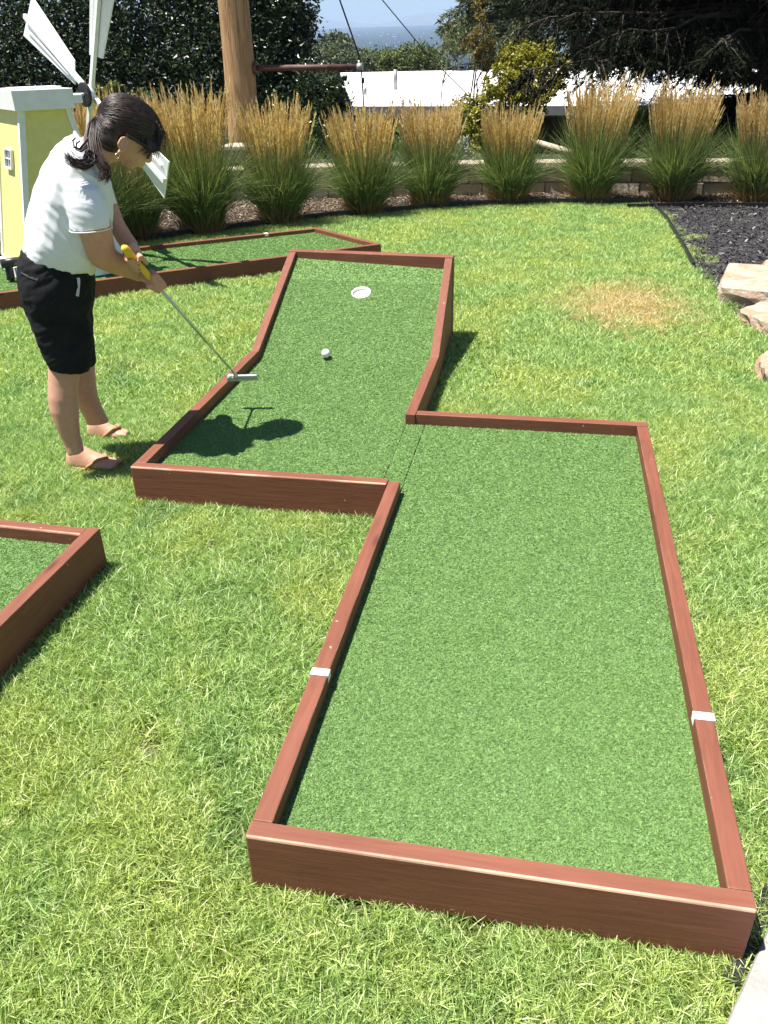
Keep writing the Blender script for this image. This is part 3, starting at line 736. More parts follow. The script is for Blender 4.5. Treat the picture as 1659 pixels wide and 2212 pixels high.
# ---- arms
def arm(rows, os_, ws):
    body.loft([ring(a, b, o_, w_, 2.0) for (a, b), o_, w_ in zip(rows, os_, ws)])
arm([((140, 385), (215, 400)), ((148, 430), (226, 440)), ((158, 475), (238, 470)), ((170, 503), (243, 498)), ((180, 532), (246, 522)), ((190, 560), (250, 540)), ((207, 577), (263, 548)), ((232, 588), (277, 558)), ((258, 596), (292, 568)), ((282, 602), (307, 577)), ((297, 608), (316, 583))],
    [-.19, -.215, -.225, -.225, -.22, -.212, -.20, -.18, -.155, -.13, -.112], [.060, .056, .053, .050, .047, .045, .043, .039, .033, .027, .025])
arm([((185, 380), (235, 400)), ((210, 420), (250, 425)), ((225, 462), (258, 452)), ((240, 500), (268, 478)), ((252, 522), (283, 503)), ((265, 540), (296, 522)), ((276, 552), (302, 540))],
    [.11, .10, .07, .04, .01, -.02, -.035], [.055, .050, .046, .041, .036, .029, .026])
# ---- hands closed round the grip
near_ = unit(np.array([-Vv-GA*np.dot(-Vv, GA)]))[0]; upr = np.cross(near_, GA); upr = upr if np.dot(upr, AR+AU) > 0 else -upr
def hand(wrist, px_c, base_ang, sweep, spread, thumb_ang, order):
    C0 = ongrip(*px_c); rg = .026
    def at(a_, r_, s_): return C0+GA*s_+r_*(math.cos(a_)*near_+math.sin(a_)*upr)
    a0 = R(base_ang)
    palm_c = at(a0-.35*np.sign(sweep), .030, -.004)
    kn = [at(a0+.25*np.sign(sweep), .034, (i-1.5)*.0195*order) for i in range(4)]
    # palm: rings from the wrist to the knuckles
    wd = unit(np.array([np.mean(kn, 0)-wrist]))[0]; side = unit(np.array([GA-wd*np.dot(GA, wd)]))[0]; nrm_ = np.cross(wd, side)
    t = np.linspace(0, 2*math.pi, 16, endpoint=False); rr = []
    K = np.mean(kn, 0); tgt = [wrist-wd*.02, wrist+wd*.012, wrist*.55+palm_c*.45, palm_c*.75+K*.25, K*.85+palm_c*.15]
    for c_, a_, b_ in zip(tgt, (.024, .027, .034, .040, .039), (.019, .019, .019, .018, .012)):
        rr.append(c_+np.cos(t)[:, None]*side*a_+np.sin(t)[:, None]*nrm_*b_)
    body.loft(rr)
    for i in range(4):
        ln = (.92, 1.0, .95, .80)[i]; q = (i-1.5)*.0195*order
        pts = [K*.25+kn[i]*.75]+[at(a0+R(sweep)*ln*u_, rg-.002*u_+(.004 if u_ < .1 else 0), q+spread*u_*.01) for u_ in (.06, .28, .52, .76, 1.0)]
        body.tube(pts, [.0100, .0098, .0092, .0088, .0080, .0062], 8)
    th0 = palm_c-GA*.01*order*0+GA*(-.030)*order*-1*0
    tb = [wrist*.4+palm_c*.6-side*0+GA*(-.020), at(R(thumb_ang)-.5, .032, -.012), at(R(thumb_ang), .028, .014), at(R(thumb_ang)+.15, .0255, .040)]
    body.tube(tb, [.013, .0125, .0105, .008], 8)
WR = pp(303, 595, -.118); WL = pp(290, 536, -.03)
hand(WR, (329, 611), 42, 200, .0, -25, 1)
hand(WL, (292, 565), 160, 222, .0, 75, 1)
fr_ = foot((150, 1004), (259, 1013), 1); fl_ = foot((193, 941), (281, 945), 0)
bo = realize(body.build('body', 'skin', person), vox(.0048, 3))

# ---- shirt: torso and two sleeves, then folds pushed into the cloth
def folds(o, fn):
    me = o.data; n = len(me.vertices); co = np.empty(n*3); me.vertices.foreach_get('co', co); co = co.reshape(-1, 3)
    no = np.empty(n*3); me.vertices.foreach_get('normal', no); no = no.reshape(-1, 3)
    wco = co+np.array(person.location); d = fn(wco); co = co+no*d[:, None]; me.vertices.foreach_set('co', co.ravel()); me.update()
def snoise(P, s, seed=0):
    return np.array([noise.noise(Vector((p[0]*s[0]+seed, p[1]*s[1], p[2]*s[2]))) for p in P])
sh = MB()
torso([((47, 548), (206, 585), .178), ((48, 530), (214, 572), .188), ((49, 505), (226, 556), .192), ((53, 475), (238, 530), .190), ((60, 440), (244, 500), .185), ((72, 400), (247, 465), .188), ((90, 355), (247, 425), .192), ((112, 320), (243, 395), .175), ((140, 294), (232, 372), .130), ((160, 284), (224, 358), .098)], sh, -.02, -.085, 2.4)
sl = [ring(a, b, o_, w_, 2.1) for (a, b), o_, w_ in zip([((112, 360), (208, 368)), ((124, 400), (226, 402)), ((136, 440), (233, 432)), ((143, 470), (240, 464)), ((150, 499), (240, 490))], (-.14, -.19, -.212, -.222, -.225), (.085, .088, .084, .080, .077))]
sh.loft(sl)
sh.loft([ring(a, b, o_, w_, 2.1) for (a, b), o_, w_ in zip([((180, 365), (235, 390)), ((198, 400), (248, 410)), ((212, 440), (256, 440))], (.07, .085, .08), (.08, .075, .066))])
sho = realize(sh.build('shirt', 'shirt', person), vox(.0065, 5))
FD = unit(np.array([U*.55+np.array([0, 0, -.83])]))[0]     # run of the folds down and forward
def shirt_folds(P):
    Q = P-FP; a_ = Q@U; z = Q[:, 2]; o_ = Q@Vv
    wp_ = snoise(np.stack([a_, o_, z], 1), (5, 5, 5), 2.2)*.07; s1 = z+.85*a_+wp_+.25*o_; tmp = np.stack([s1, o_, a_*.35], 1)
    n1 = snoise(tmp, (15, 6, 5)); n2 = snoise(tmp, (36, 11, 9), 7.3)
    low = np.clip((.86-z)/.22, 0, 1)                       # slack cloth bunches above the waist
    rid = lambda n: 1-2*np.abs(n)*1.4
    fade = np.clip((z-.575)/.10, .12, 1)
    return fade*(.0065*rid(n1)*(.35+.65*low)+.0045*rid(n2)*(.3+.7*low)-.005)
folds(sho, shirt_folds)
# neckline and hem bindings
nk_ = ring((161, 286), (225, 361), -.085, .096, 2.3); MB().tube(np.vstack([nk_, nk_[:1]]), .0055, 6).build('collar', 'shirt', person, True)
hm = ring((149.5, 498.5), (240.5, 490), -.225, .078, 2.1); MB().tube(np.vstack([hm, hm[:1]]), .0022, 6).build('sleeve_hem', 'shirt', person, True)

# ---- shorts
st_ = MB()
torso([((66, 690), (196, 700), .165), ((50, 660), (200, 668), .182), ((41, 625), (203, 640), .188), ((37, 595), (205, 618), .185), ((39, 565), (206, 595), .178), ((45, 540), (204, 572), .168)], st_, -.02, -.03, 2.4)
st_.loft([ring(a, b, o_, w_, 2.3) for (a, b), o_, w_ in zip([((56, 650), (194, 660)), ((66, 700), (197, 708)), ((82, 745), (199, 750)), ((97, 778), (198, 783)), ((106, 794), (194, 797))], (-.09, -.10, -.105, -.11, -.112), (.102, .098, .092, .088, .086))])
st_.loft([ring(a, b, o_, w_, 2.3) for (a, b), o_, w_ in zip([((80, 650), (200, 660)), ((95, 700), (201, 708)), ((110, 745), (204, 745)), ((125, 775), (208, 772)), ((130, 788), (207.5, 784))], (.06, .07, .08, .09, .095), (.102, .098, .092, .088, .086))])
sto = realize(st_.build('shorts', 'shorts', person), vox(.0065, 4))
def short_folds(P):
    Q = P-FP; a_ = Q@U; z = Q[:, 2]; o_ = Q@Vv; tmp = np.stack([z-.5*a_, o_, a_], 1)
    fade = np.clip((z-.30)/.10, .15, 1)
    return fade*(.0042*(1-2.6*np.abs(snoise(tmp, (17, 7, 6), 3.1)))+.0026*(1-2.6*np.abs(snoise(tmp, (40, 12, 10), 9.1)))-.0015)
folds(sto, short_folds)
# pocket welt, belt seam and the pale strip on the side seam
def patch_px(name, pts, o_, mat, th=.004):
    P = [pp(x, y, o_) for x, y in pts]; return MB().prism(P, Vv*th).build(name, mat, person, bevel=.001)
zz = sto.data
from mathutils.bvhtree import BVHTree
def bvh_of(o):
    v = [o.matrix_world @ x.co if False else x.co+person.location for x in o.data.vertices]
    return BVHTree.FromPolygons([tuple(x) for x in v], [tuple(p.vertices) for p in o.data.polygons])
BS = bvh_of(sto)
def onbvh(B, px, py, lift=.002):
    d = ray(px, py); d /= np.linalg.norm(d); h = B.ray_cast(Vector(CO), Vector(d)); 
    return None if h[0] is None else np.array(h[0]-Vector(d)*lift)
def ribbon(name, pts, wid, mat, B, th=.0025):
    P = [onbvh(B, *p) for p in pts]
    if any(p is None for p in P): return
    V = []; F = []
    for i, p in enumerate(P):
        d = P[min(i+1, len(P)-1)]-P[max(i-1, 0)]; vw = CO-p; s = np.cross(d, vw); s = s/np.linalg.norm(s)*wid/2; bk = -vw/np.linalg.norm(vw)*th
        V += [p-s, p+s, p+s+bk, p-s+bk]
    for i in range(len(P)-1):
        a = 4*i; b = a+4; F += [(a+k, a+(k+1) % 4, b+(k+1) % 4, b+k) for k in range(4)]
    F += [(0, 3, 2, 1), (4*len(P)-4, 4*len(P)-3, 4*len(P)-2, 4*len(P)-1)]
    return MB().add(V, F).build(name, mat, person)
MT['dark_seam'] = plain('dark_seam', (.030, .030, .034), .8, .1)
MT['pale_strip'] = plain('pale_strip', (.55, .55, .55), .7, .1)
ribbon('side_strip', [(169.5, 600), (170, 610), (169, 622), (168, 632), (167, 640)], .011, 'pale_strip', BS)
ribbon('pocket_welt', [(46, 587), (57, 594), (70, 600), (82, 604)], .010, 'dark_seam', BS)
# ---- hair: cap, swept strands, fringe, pony tail
hc = MB()
hc.ell(hp(-.004, 0, .040), [hf*.124, hl*.096, hu*.094], 28, 16)
hc.ell(hp(.034, 0, .038), [hf*.074, hl*.085, hu*.080], 20, 12)
hc.ell(hp(-.058, 0, -.005), [hf*.058, hl*.078, hu*.066], 20, 12)
hc.ell(hp(-.052, 0, -.050), [hf*.050, hl*.068, hu*.044], 20, 12)
hco = realize(hc.build('hair', 'hair', person), vox(.006, 6))
BH = bvh_of(hco); TIE = pp(209, 256, -.10)
def tie_path(p_from, k=9):
    out = []
    for u_ in np.linspace(0, 1, k):
        p = p_from*(1-u_)+TIE*u_; h = BH.find_nearest(Vector(p+(p-HCn)*.6))
        q = np.array(h[0])+np.array(h[1])*.0015
        out.append(q*(1-u_**8)+TIE*u_**8)
    return out
stn = MB()
def strand(mb, pts, r0, r1, rnd):
    n0 = mb.n; k = len(pts); mb.tube(pts, np.linspace(r0, r1, k), 5); mb.r[-1] = np.full(len(mb.v[-1]), rnd)
for i in range(1500):
    a_ = rng.uniform(-1, 1)*2.5; e_ = rng.uniform(-.95, 1.3)
    d = hf*math.cos(a_)*math.cos(e_)+hl*math.sin(a_)*math.cos(e_)+hu*math.sin(e_)
    q = np.array(BH.find_nearest(Vector(HCn+hu*.035+d*.16))[0])
    pts = [x+rng.normal(0, .0007, 3) for x in tie_path(q)]
    strand(stn, pts, .0012, .0016, rng.beta(1.5, 2.4))
for i in range(330):                       # fringe falling over the brow, and wisps
    l_ = rng.uniform(-.085, .085); top = hp(.050+rng.normal(0, .012), l_, .098+rng.normal(0, .012)-abs(l_)*.35)
    ln = rng.uniform(.04, .10); ff = rng.uniform(.028, .055)
    pts = [top+hf*(ff*math.sin(1.45*u_))-hu*(ln*u_**1.25)+hl*l_*.12*u_+rng.normal(0, .0012, 3) for u_ in np.linspace(0, 1, 7)]
    strand(stn, pts, .0014, .0005, rng.beta(1.5, 2.6))
for i in range(40):                        # side hair before the ear
    for sgn in (-1, 1):
        p0 = hp(.050+rng.normal(0, .012), sgn*.088, .02); pts = [p0+hf*(-.01*u_+.012*math.sin(3*u_))-hu*(rng.uniform(.03, .07)*u_)+hl*sgn*.004*u_ for u_ in np.linspace(0, 1, 5)]
        strand(stn, pts, .0018, .0007, rng.beta(1.5, 3))
def P3(pts, o_): return [pp(x, y, q) for (x, y), q in zip(pts, o_)]
base_paths = [([(208, 256), (193, 270), (185, 300), (188, 332), (184, 348), (170, 352), (152, 343), (142, 330)], [-.10, -.13, -.175, -.215, -.235, -.255, -.265, -.265]),
              ([(208, 256), (198, 268), (192, 300), (196, 335), (196, 352), (180, 360), (163, 356), (148, 342)], [-.10, -.13, -.175, -.215, -.235, -.255, -.265, -.265]),
              ([(209, 256), (202, 270), (201, 300), (206, 335), (215, 355), (226, 367), (228, 378), (218, 382)], [-.10, -.13, -.175, -.21, -.23, -.24, -.245, -.245]),
              ([(210, 256), (208, 272), (210, 300), (218, 330), (228, 350), (236, 365), (236, 380), (228, 388)], [-.10, -.13, -.165, -.20, -.22, -.235, -.24, -.24])]
BP = [np.array(P3(*b)) for b in base_paths]
for i in range(620):
    w_ = rng.uniform(0, 3); k = int(min(2, w_)); p = BP[k]*(1-(w_-k))+BP[k+1]*(w_-k)
    if k == 1: p = BP[1] if rng.uniform() < .5 else BP[2]
    off = rng.normal(0, 1, 3)*np.linspace(.25, 1, len(p))[:, None]*.0085
    p = p+off; cut = rng.integers(6, 9); p = p[:cut]
    strand(stn, p, .0017, .0006, rng.beta(1.8, 1.8))
for pts, o_ in (([(190, 300), (172, 322), (160, 318), (157, 303), (163, 297)], [-.22]*5), ([(188, 315), (175, 326), (164, 322), (165, 308), (172, 303)], [-.23]*5)):
    base = np.array(P3(pts, o_))
    for i in range(7): strand(stn, base+rng.normal(0, .002, 3), .0018, .0007, rng.beta(1.5, 3))
stn.build('hair_strands', 'hair', hco if False else person, True)['kind'] = 'stuff'
t = np.linspace(0, 2*math.pi, 14); tx = unit(np.array([pp(214, 246, -.10)-TIE]))[0]; ty = Vv
MB().tube([TIE+(math.cos(a_)*tx+math.sin(a_)*ty)*.017 for a_ in t], .006, 6).build('hair_tie', 'black_plastic', person, True)
# ---- spectacles, ear ring, sandals
gl = MB(); lens = MB(); GC = pp(321, 331, -.135)
def gp(f_, l_, u_): return GC+hf*f_+hl*(l_+.034)+hu*u_
for sgn in (-1, 1):
    c = gp(0, sgn*.034, 0); t = np.linspace(0, 2*math.pi, 17)
    pts = [c+hl*(.026*np.sign(math.cos(a_))*abs(math.cos(a_))**.6)+hu*(.020*np.sign(math.sin(a_))*abs(math.sin(a_))**.6)-hf*.006*abs(math.cos(a_)) for a_ in t]
    gl.tube(pts, .0036, 6); lens.prism(pts[:-1], hf*.0012)
    gl.tube([c+hl*sgn*.027+hu*.010, gp(-.02, sgn*.068, .010), gp(-.06, sgn*.080, .008), gp(-.12, sgn*.082, .002)], .0034, 6)
gl.tube([gp(.002, -.009, .006), gp(.006, 0, .009), gp(.002, .009, .006)], .003, 6)
go_ = gl.build('eyeglasses', 'black_frame', person, True); lens.build('lens', 'lens', go_)
c = EAR[0]-hu*.045; t = np.linspace(0, 2*math.pi, 15)
MB().tube([c+hf*.008*math.cos(a_)+hu*.009*math.sin(a_)-hl*.003 for a_ in t], .0013, 5).build('earring', 'gold', person, True)
for a, d, s, k in (fr_, fl_):
    so_ = MB(); t = np.linspace(0, 2*math.pi, 22, endpoint=False)
    out = [a+d*(.112+.130*math.cos(x))*k+s*(.046+.006*math.cos(x))*math.sin(x)*k for x in t]
    so_.prism([p+(0, 0, -.010) for p in out], (0, 0, .020)); sob = so_.build('sandal', 'tan_leather', person, bevel=.003)
    st2 = MB()
    for sg in (-1, 1):
        st2.tube([a+d*.185*k+(0, 0, .052), a+d*.160*k+s*sg*.030*k+(0, 0, .052), a+d*.120*k+s*sg*.046*k+(0, 0, .026), a+d*.105*k+s*sg*.047*k+(0, 0, .012)], [.006, .007, .007, .006], 6)
    st2.build('strap', 'tan_leather', sob, True)

# ------------------------------------------------------------------ putter and ball
MT['steel'] = plain('steel', (.55, .56, .54), .28, .05, metal=1)
MT['yellow_rubber'] = plain('yellow_rubber', (.72, .46, .03), .55, .08, 40)
putter = thing('putter', 'steel golf putter with a yellow grip swung forward in both hands', 'golf putter', tuple(PG))
L_ = np.linalg.norm(PH-PG)
MB().tube([PG-GA*.004, PG+GA*.006, PG+GA*.03, PG+GA*.16, PG+GA*.25], [.008, .0150, .0150, .0120, .0090], 14).build('grip', 'yellow_rubber', putter, True)
MB().tube([PG+GA*.24, PG+GA*.6, PH-GA*.045], [.0062, .0056, .0048], 10).build('shaft', 'steel', putter, True)
hx = unit(np.array([.965, .14, .02])[None])[0]; hz = np.array([0, 0, 1.]); hz = hz-hx*np.dot(hz, hx); hz /= np.linalg.norm(hz); hy = np.cross(hz, hx)
hd = MB()
def hbox(a, b):
    c = [PH+hx*x+hy*y+hz*z for z in (a[2], b[2]) for (x, y) in ((a[0], a[1]), (b[0], a[1]), (b[0], b[1]), (a[0], b[1]))]
    hd.hexa(c)
hbox((-.012, -.012, -.018), (.098, .010, .012)); hbox((-.050, -.010, -.018), (-.0125, .010, .004))
MT['zinc'] = plain('zinc', (.62, .63, .60), .38, .06, metal=1)
hd.build('head', 'zinc', putter, bevel=.006)
MB().tube([PH-GA*.050, PH-GA*.02, PH+hx*.004-hz*.004], [.0075, .0085, .008], 10).build('hosel', 'zinc', putter, True)
wb = MB(); wb.ell(PH-hx*.034+hz*.008-hy*.003, [hx*.010, hy*.010, hz*.009], 12, 8); wb.ell(PH-hx*.014+hz*.010-hy*.003, [hx*.010, hy*.010, hz*.010], 12, 8)
wb.build('alignment_mark', 'white_plastic', putter, True)
BP_ = onplane(704, 764, rampn, RP0+rampn*.028)
mb = MB(); mb.ell(BP_+np.array([0, 0, .002]), np.eye(3)*.0235, 24, 16); bl_ = mb.build('golf_ball', 'white_plastic', None, True)
tag(bl_, 'white golf ball rolling up the start of the green ramp', 'golf ball')
# ------------------------------------------------------------------ planting bed, edging, mulch
BZ = -.150
m = NT('bark_mulch_ground'); f = m.noise(m.coord('World'), 45, 5, .7)
m.base(m.ramp(f, [(.3, (.018, .012, .008)), (.55, (.075, .052, .036)), (.75, (.20, .15, .10))])); m.set(Roughness=.95); m.bump(f, .9, .02); MT['bed_soil'] = m.m
m = NT('dark_mulch_ground'); f = m.noise(m.coord('World'), 55, 5, .7)
m.base(m.ramp(f, [(.3, (.012, .012, .013)), (.6, (.045, .042, .045)), (.8, (.10, .09, .09))])); m.set(Roughness=.95); m.bump(f, .9, .02); MT['dark_soil'] = m.m
WPX = [(-260, 520), (292, 432), (480, 432), (760, 430), (1000, 424), (1150, 417), (1590, 424), (1900, 432)]
WB = [atZ(292, 430, BZ), atZ(480, 430, BZ), atZ(760, 429, BZ), atZ(1000, 428, BZ)]
WL_ = [np.array([-6.6, 7.2, 0]), np.array([-4.75, 8.55, 0]), np.array([-3.5, 9.15, 0]), np.array([-1.6, 9.55, 0]), np.array([-.3, 9.75, 0]), np.array([.6, 9.9, 0]), np.array([2.7, 9.85, 0]), np.array([5.2, 9.8, 0])]
edge3 = [np.array([x, y, 0]) for x, y in LE[:7]]
edge_ext = [edge3[0]+unit(np.array([edge3[0]-edge3[1]]))[0]*3.5]+edge3
bed = MB()
poly = [(p[0], p[1], BZ) for p in edge_ext]+[(2.0, 9.0, BZ), (5.4, 9.0, BZ), (5.4, 10.2, BZ)]+[(p[0], p[1]+.3, BZ) for p in WL_[::-1]]
bed.add(poly, [tuple(range(len(poly)))]); tag(bed.build('planting_bed', 'bed_soil'), kind='structure')
dk = [LE[6], LE[7], LE[8], LE[9], tuple(atZ(1560, 640, BZ)[:2]), tuple(atZ(1600, 700, BZ)[:2]), (2.4, 3.6), (5.5, 3.6), (5.5, 8.95), (2.0, 8.95)]
mb = MB(); mb.add([(x, y, BZ-.004) for x, y in dk], [tuple(range(len(dk)))]); tag(mb.build('mulch_bed', 'dark_soil'), kind='structure')
# bark chips: stuff
def chips(name, label, poly2, n, stops, z, size, cond=None):
    P = np.array(poly2); lo, hi = P.min(0), P.max(0); pts = []
    def ins(x, y):
        c = np.zeros(len(x), bool); k = len(P)
        for i in range(k):
            x1, y1 = P[i]; x2, y2 = P[(i+1) % k]; cond_ = (y1 > y) != (y2 > y)
            with np.errstate(divide='ignore', invalid='ignore'): xi = (x2-x1)*(y-y1)/(y2-y1)+x1
            c ^= cond_ & (x < xi)
        return c
    x = rng.uniform(lo[0], hi[0], n*3); y = rng.uniform(lo[1], hi[1], n*3); k = ins(x, y); x, y = x[k][:n], y[k][:n]; n = len(x)
    Pp = np.stack([x, y, z+rng.uniform(.004, .022, n)], 1); A = rdir(n); A[:, 2] *= .35; A = unit(A); B = unit(np.cross(A, rdir(n)*[.6, .6, .2]+np.array([0, 0, 1.])))
    L = size*rng.uniform(.5, 1.6, n)[:, None]; W = size*.32*rng.uniform(.5, 1.3, n)[:, None]
    mm = leaf_mat(name, stops, .85, 0); mb = MB(); mb.add(*quads(Pp, A*L, B*W, rng.uniform(0, 1, n)))
    tag(mb.build(name, mm), label, 'mulch', kind='stuff')
bedpoly = [(p[0], p[1]) for p in edge_ext]+[(2.0, 8.95), (5.4, 8.95), (5.4, 9.85)]+[(p[0], p[1]) for p in WL_[::-1]]
chips('bark_chips', 'brown bark chips under the tall grasses', bedpoly, 30000, [(0, (.03, .02, .013)), (.6, (.13, .09, .06)), (.9, (.30, .23, .16)), (1, (.5, .42, .32))], BZ, .017)
chips('dark_chips', 'black wood chips at the right edge', dk, 26000, [(0, (.010, .010, .011)), (.7, (.045, .042, .045)), (.94, (.10, .095, .095)), (1, (.42, .38, .34))], BZ-.002, .017)
# plastic edging strips
def strip(pts, z0, z1, th, name, label):
    mb = MB(); P = [np.array([p[0], p[1]]) for p in pts]; V = []; F = []
    for i, p in enumerate(P):
        d = P[min(i+1, len(P)-1)]-P[max(i-1, 0)]; d /= np.linalg.norm(d); n = np.array([-d[1], d[0]])*th/2
        V += [(*(p-n), z0), (*(p+n), z0), (*(p+n), z1), (*(p-n), z1)]
    for i in range(len(P)-1):
        a = 4*i; F += [(a+k, a+(k+1) % 4, a+4+(k+1) % 4, a+4+k) for k in range(4)]
    F += [(3, 2, 1, 0), tuple(4*len(P)-4+k for k in range(4))]
    o = MB().add(V, F).build(name, 'black_plastic'); return tag(o, label, 'garden edging')
strip([p+np.array([-.02, .02, 0]) for p in edge_ext], GZ, GZ+.075, .022, 'garden_edging', 'black plastic edging between the lawn and the tall grasses')
strip([np.array([*LE[6], 0])+(.03, .02, 0), np.array([*LE[7], 0]), np.array([*LE[8], 0]), np.array([*LE[9], 0])], GZ, GZ+.055, .022, 'garden_edging', 'grey edging between the lawn and the dark wood chips')
strip([np.array([1.35, 8.83, 0]), np.array([2.0, 8.97, 0]), np.array([5.4, 8.97, 0])], BZ-.02, BZ+.045, .025, 'garden_edging', 'black edging at the foot of the rightmost grasses')

# ------------------------------------------------------------------ retaining wall of blocks
m = NT('block_stone'); r = m.attr('rnd'); f = m.noise(m.coord('World'), 28, 6, .7)
c = m.ramp(r, [(0, (.42, .35, .26)), (.5, (.52, .45, .34)), (1, (.60, .53, .42))]); m.base(m.mix(m.ramp(f, [(.3, .5), (.6, 0)]), c, (.27, .22, .16)))
m.set(Roughness=.9); m.bump(f, .8, .02); MT['block'] = m.m
m = NT('cap_stone'); f = m.noise(m.coord('World'), 22, 6, .7)
m.base(m.ramp(f, [(.3, (.36, .30, .22)), (.7, (.55, .48, .37))])); m.set(Roughness=.9); m.bump(f, .6, .02); MT['capstone'] = m.m
wall = thing('retaining_wall', 'low tan block retaining wall behind the row of tall grasses', 'wall', (.6, 9.9, BZ))
wt = .235
cum = [0]
for i in range(len(WL_)-1): cum.append(cum[-1]+np.linalg.norm(WL_[i+1]-WL_[i]))
def wat(s_):
    for i in range(len(WL_)-1):
        if s_ <= cum[i+1] or i == len(WL_)-2:
            u_ = (s_-cum[i])/(cum[i+1]-cum[i]); d = WL_[i+1]-WL_[i]; d = d/np.linalg.norm(d); return WL_[i]+(WL_[i+1]-WL_[i])*u_, d
mbb, mbc = MB(), MB(); s0 = 0; z = BZ-.03
for row in range(2):
    s_ = -.15*row; h = .16
    while s_ < cum[-1]:
        L = rng.uniform(.30, .46); a_, d = wat(max(s_, 0)); b_, _ = wat(min(s_+L-.008, cum[-1])); n = np.array([-d[1], d[0], 0]); o_ = n*rng.uniform(-.012, .012)-n*.0
        q = [a_+o_, b_+o_, b_+n*.28, a_+n*.28]; zz0 = z+row*(h+.005); zz1 = zz0+h
        n0 = mbb.n; mbb.hexa([p+(0, 0, zz0) for p in q]+[p+(0, 0, zz1) for p in q]); mbb.r[-1] = np.full(8, rng.uniform()); s_ += L
s_ = -.2
while s_ < cum[-1]:
    L = rng.uniform(.42, .62); a_, d = wat(max(s_, 0)); b_, _ = wat(min(s_+L-.01, cum[-1])); n = np.array([-d[1], d[0], 0]); o_ = -n*rng.uniform(.02, .045)
    q = [a_+o_, b_+o_, b_+n*.32, a_+n*.32]; zt = z+2*.165; h_ = rng.uniform(.062, .072)
    mbc.hexa([p+(0, 0, zt) for p in q]+[p+(0, 0, zt+h_) for p in q]); s_ += L
mbb.build('block_courses', 'block', wall, bevel=.012); mbc.build('cap_stones', 'capstone', wall, bevel=.010)
WTOP = z+2*.165+.07
# stone slab by the pole on the upper terrace
pz = atY(540, 314, 10.35)
mb = MB(); mb.box((pz[0]-.30, 10.15, WTOP-.02), (pz[0]+.28, 10.55, pz[2]-.045)); o1 = thing('stone_plinth', 'pale stone slab on blocks in front of the utility pole', 'stone slab', (pz[0], 10.35, WTOP))
mb.build('base', 'block', o1, bevel=.012); MB().box((pz[0]-.36, 10.10, pz[2]-.043), (pz[0]+.34, 10.60, pz[2]+.012)).build('slab', 'capstone', o1, bevel=.010)

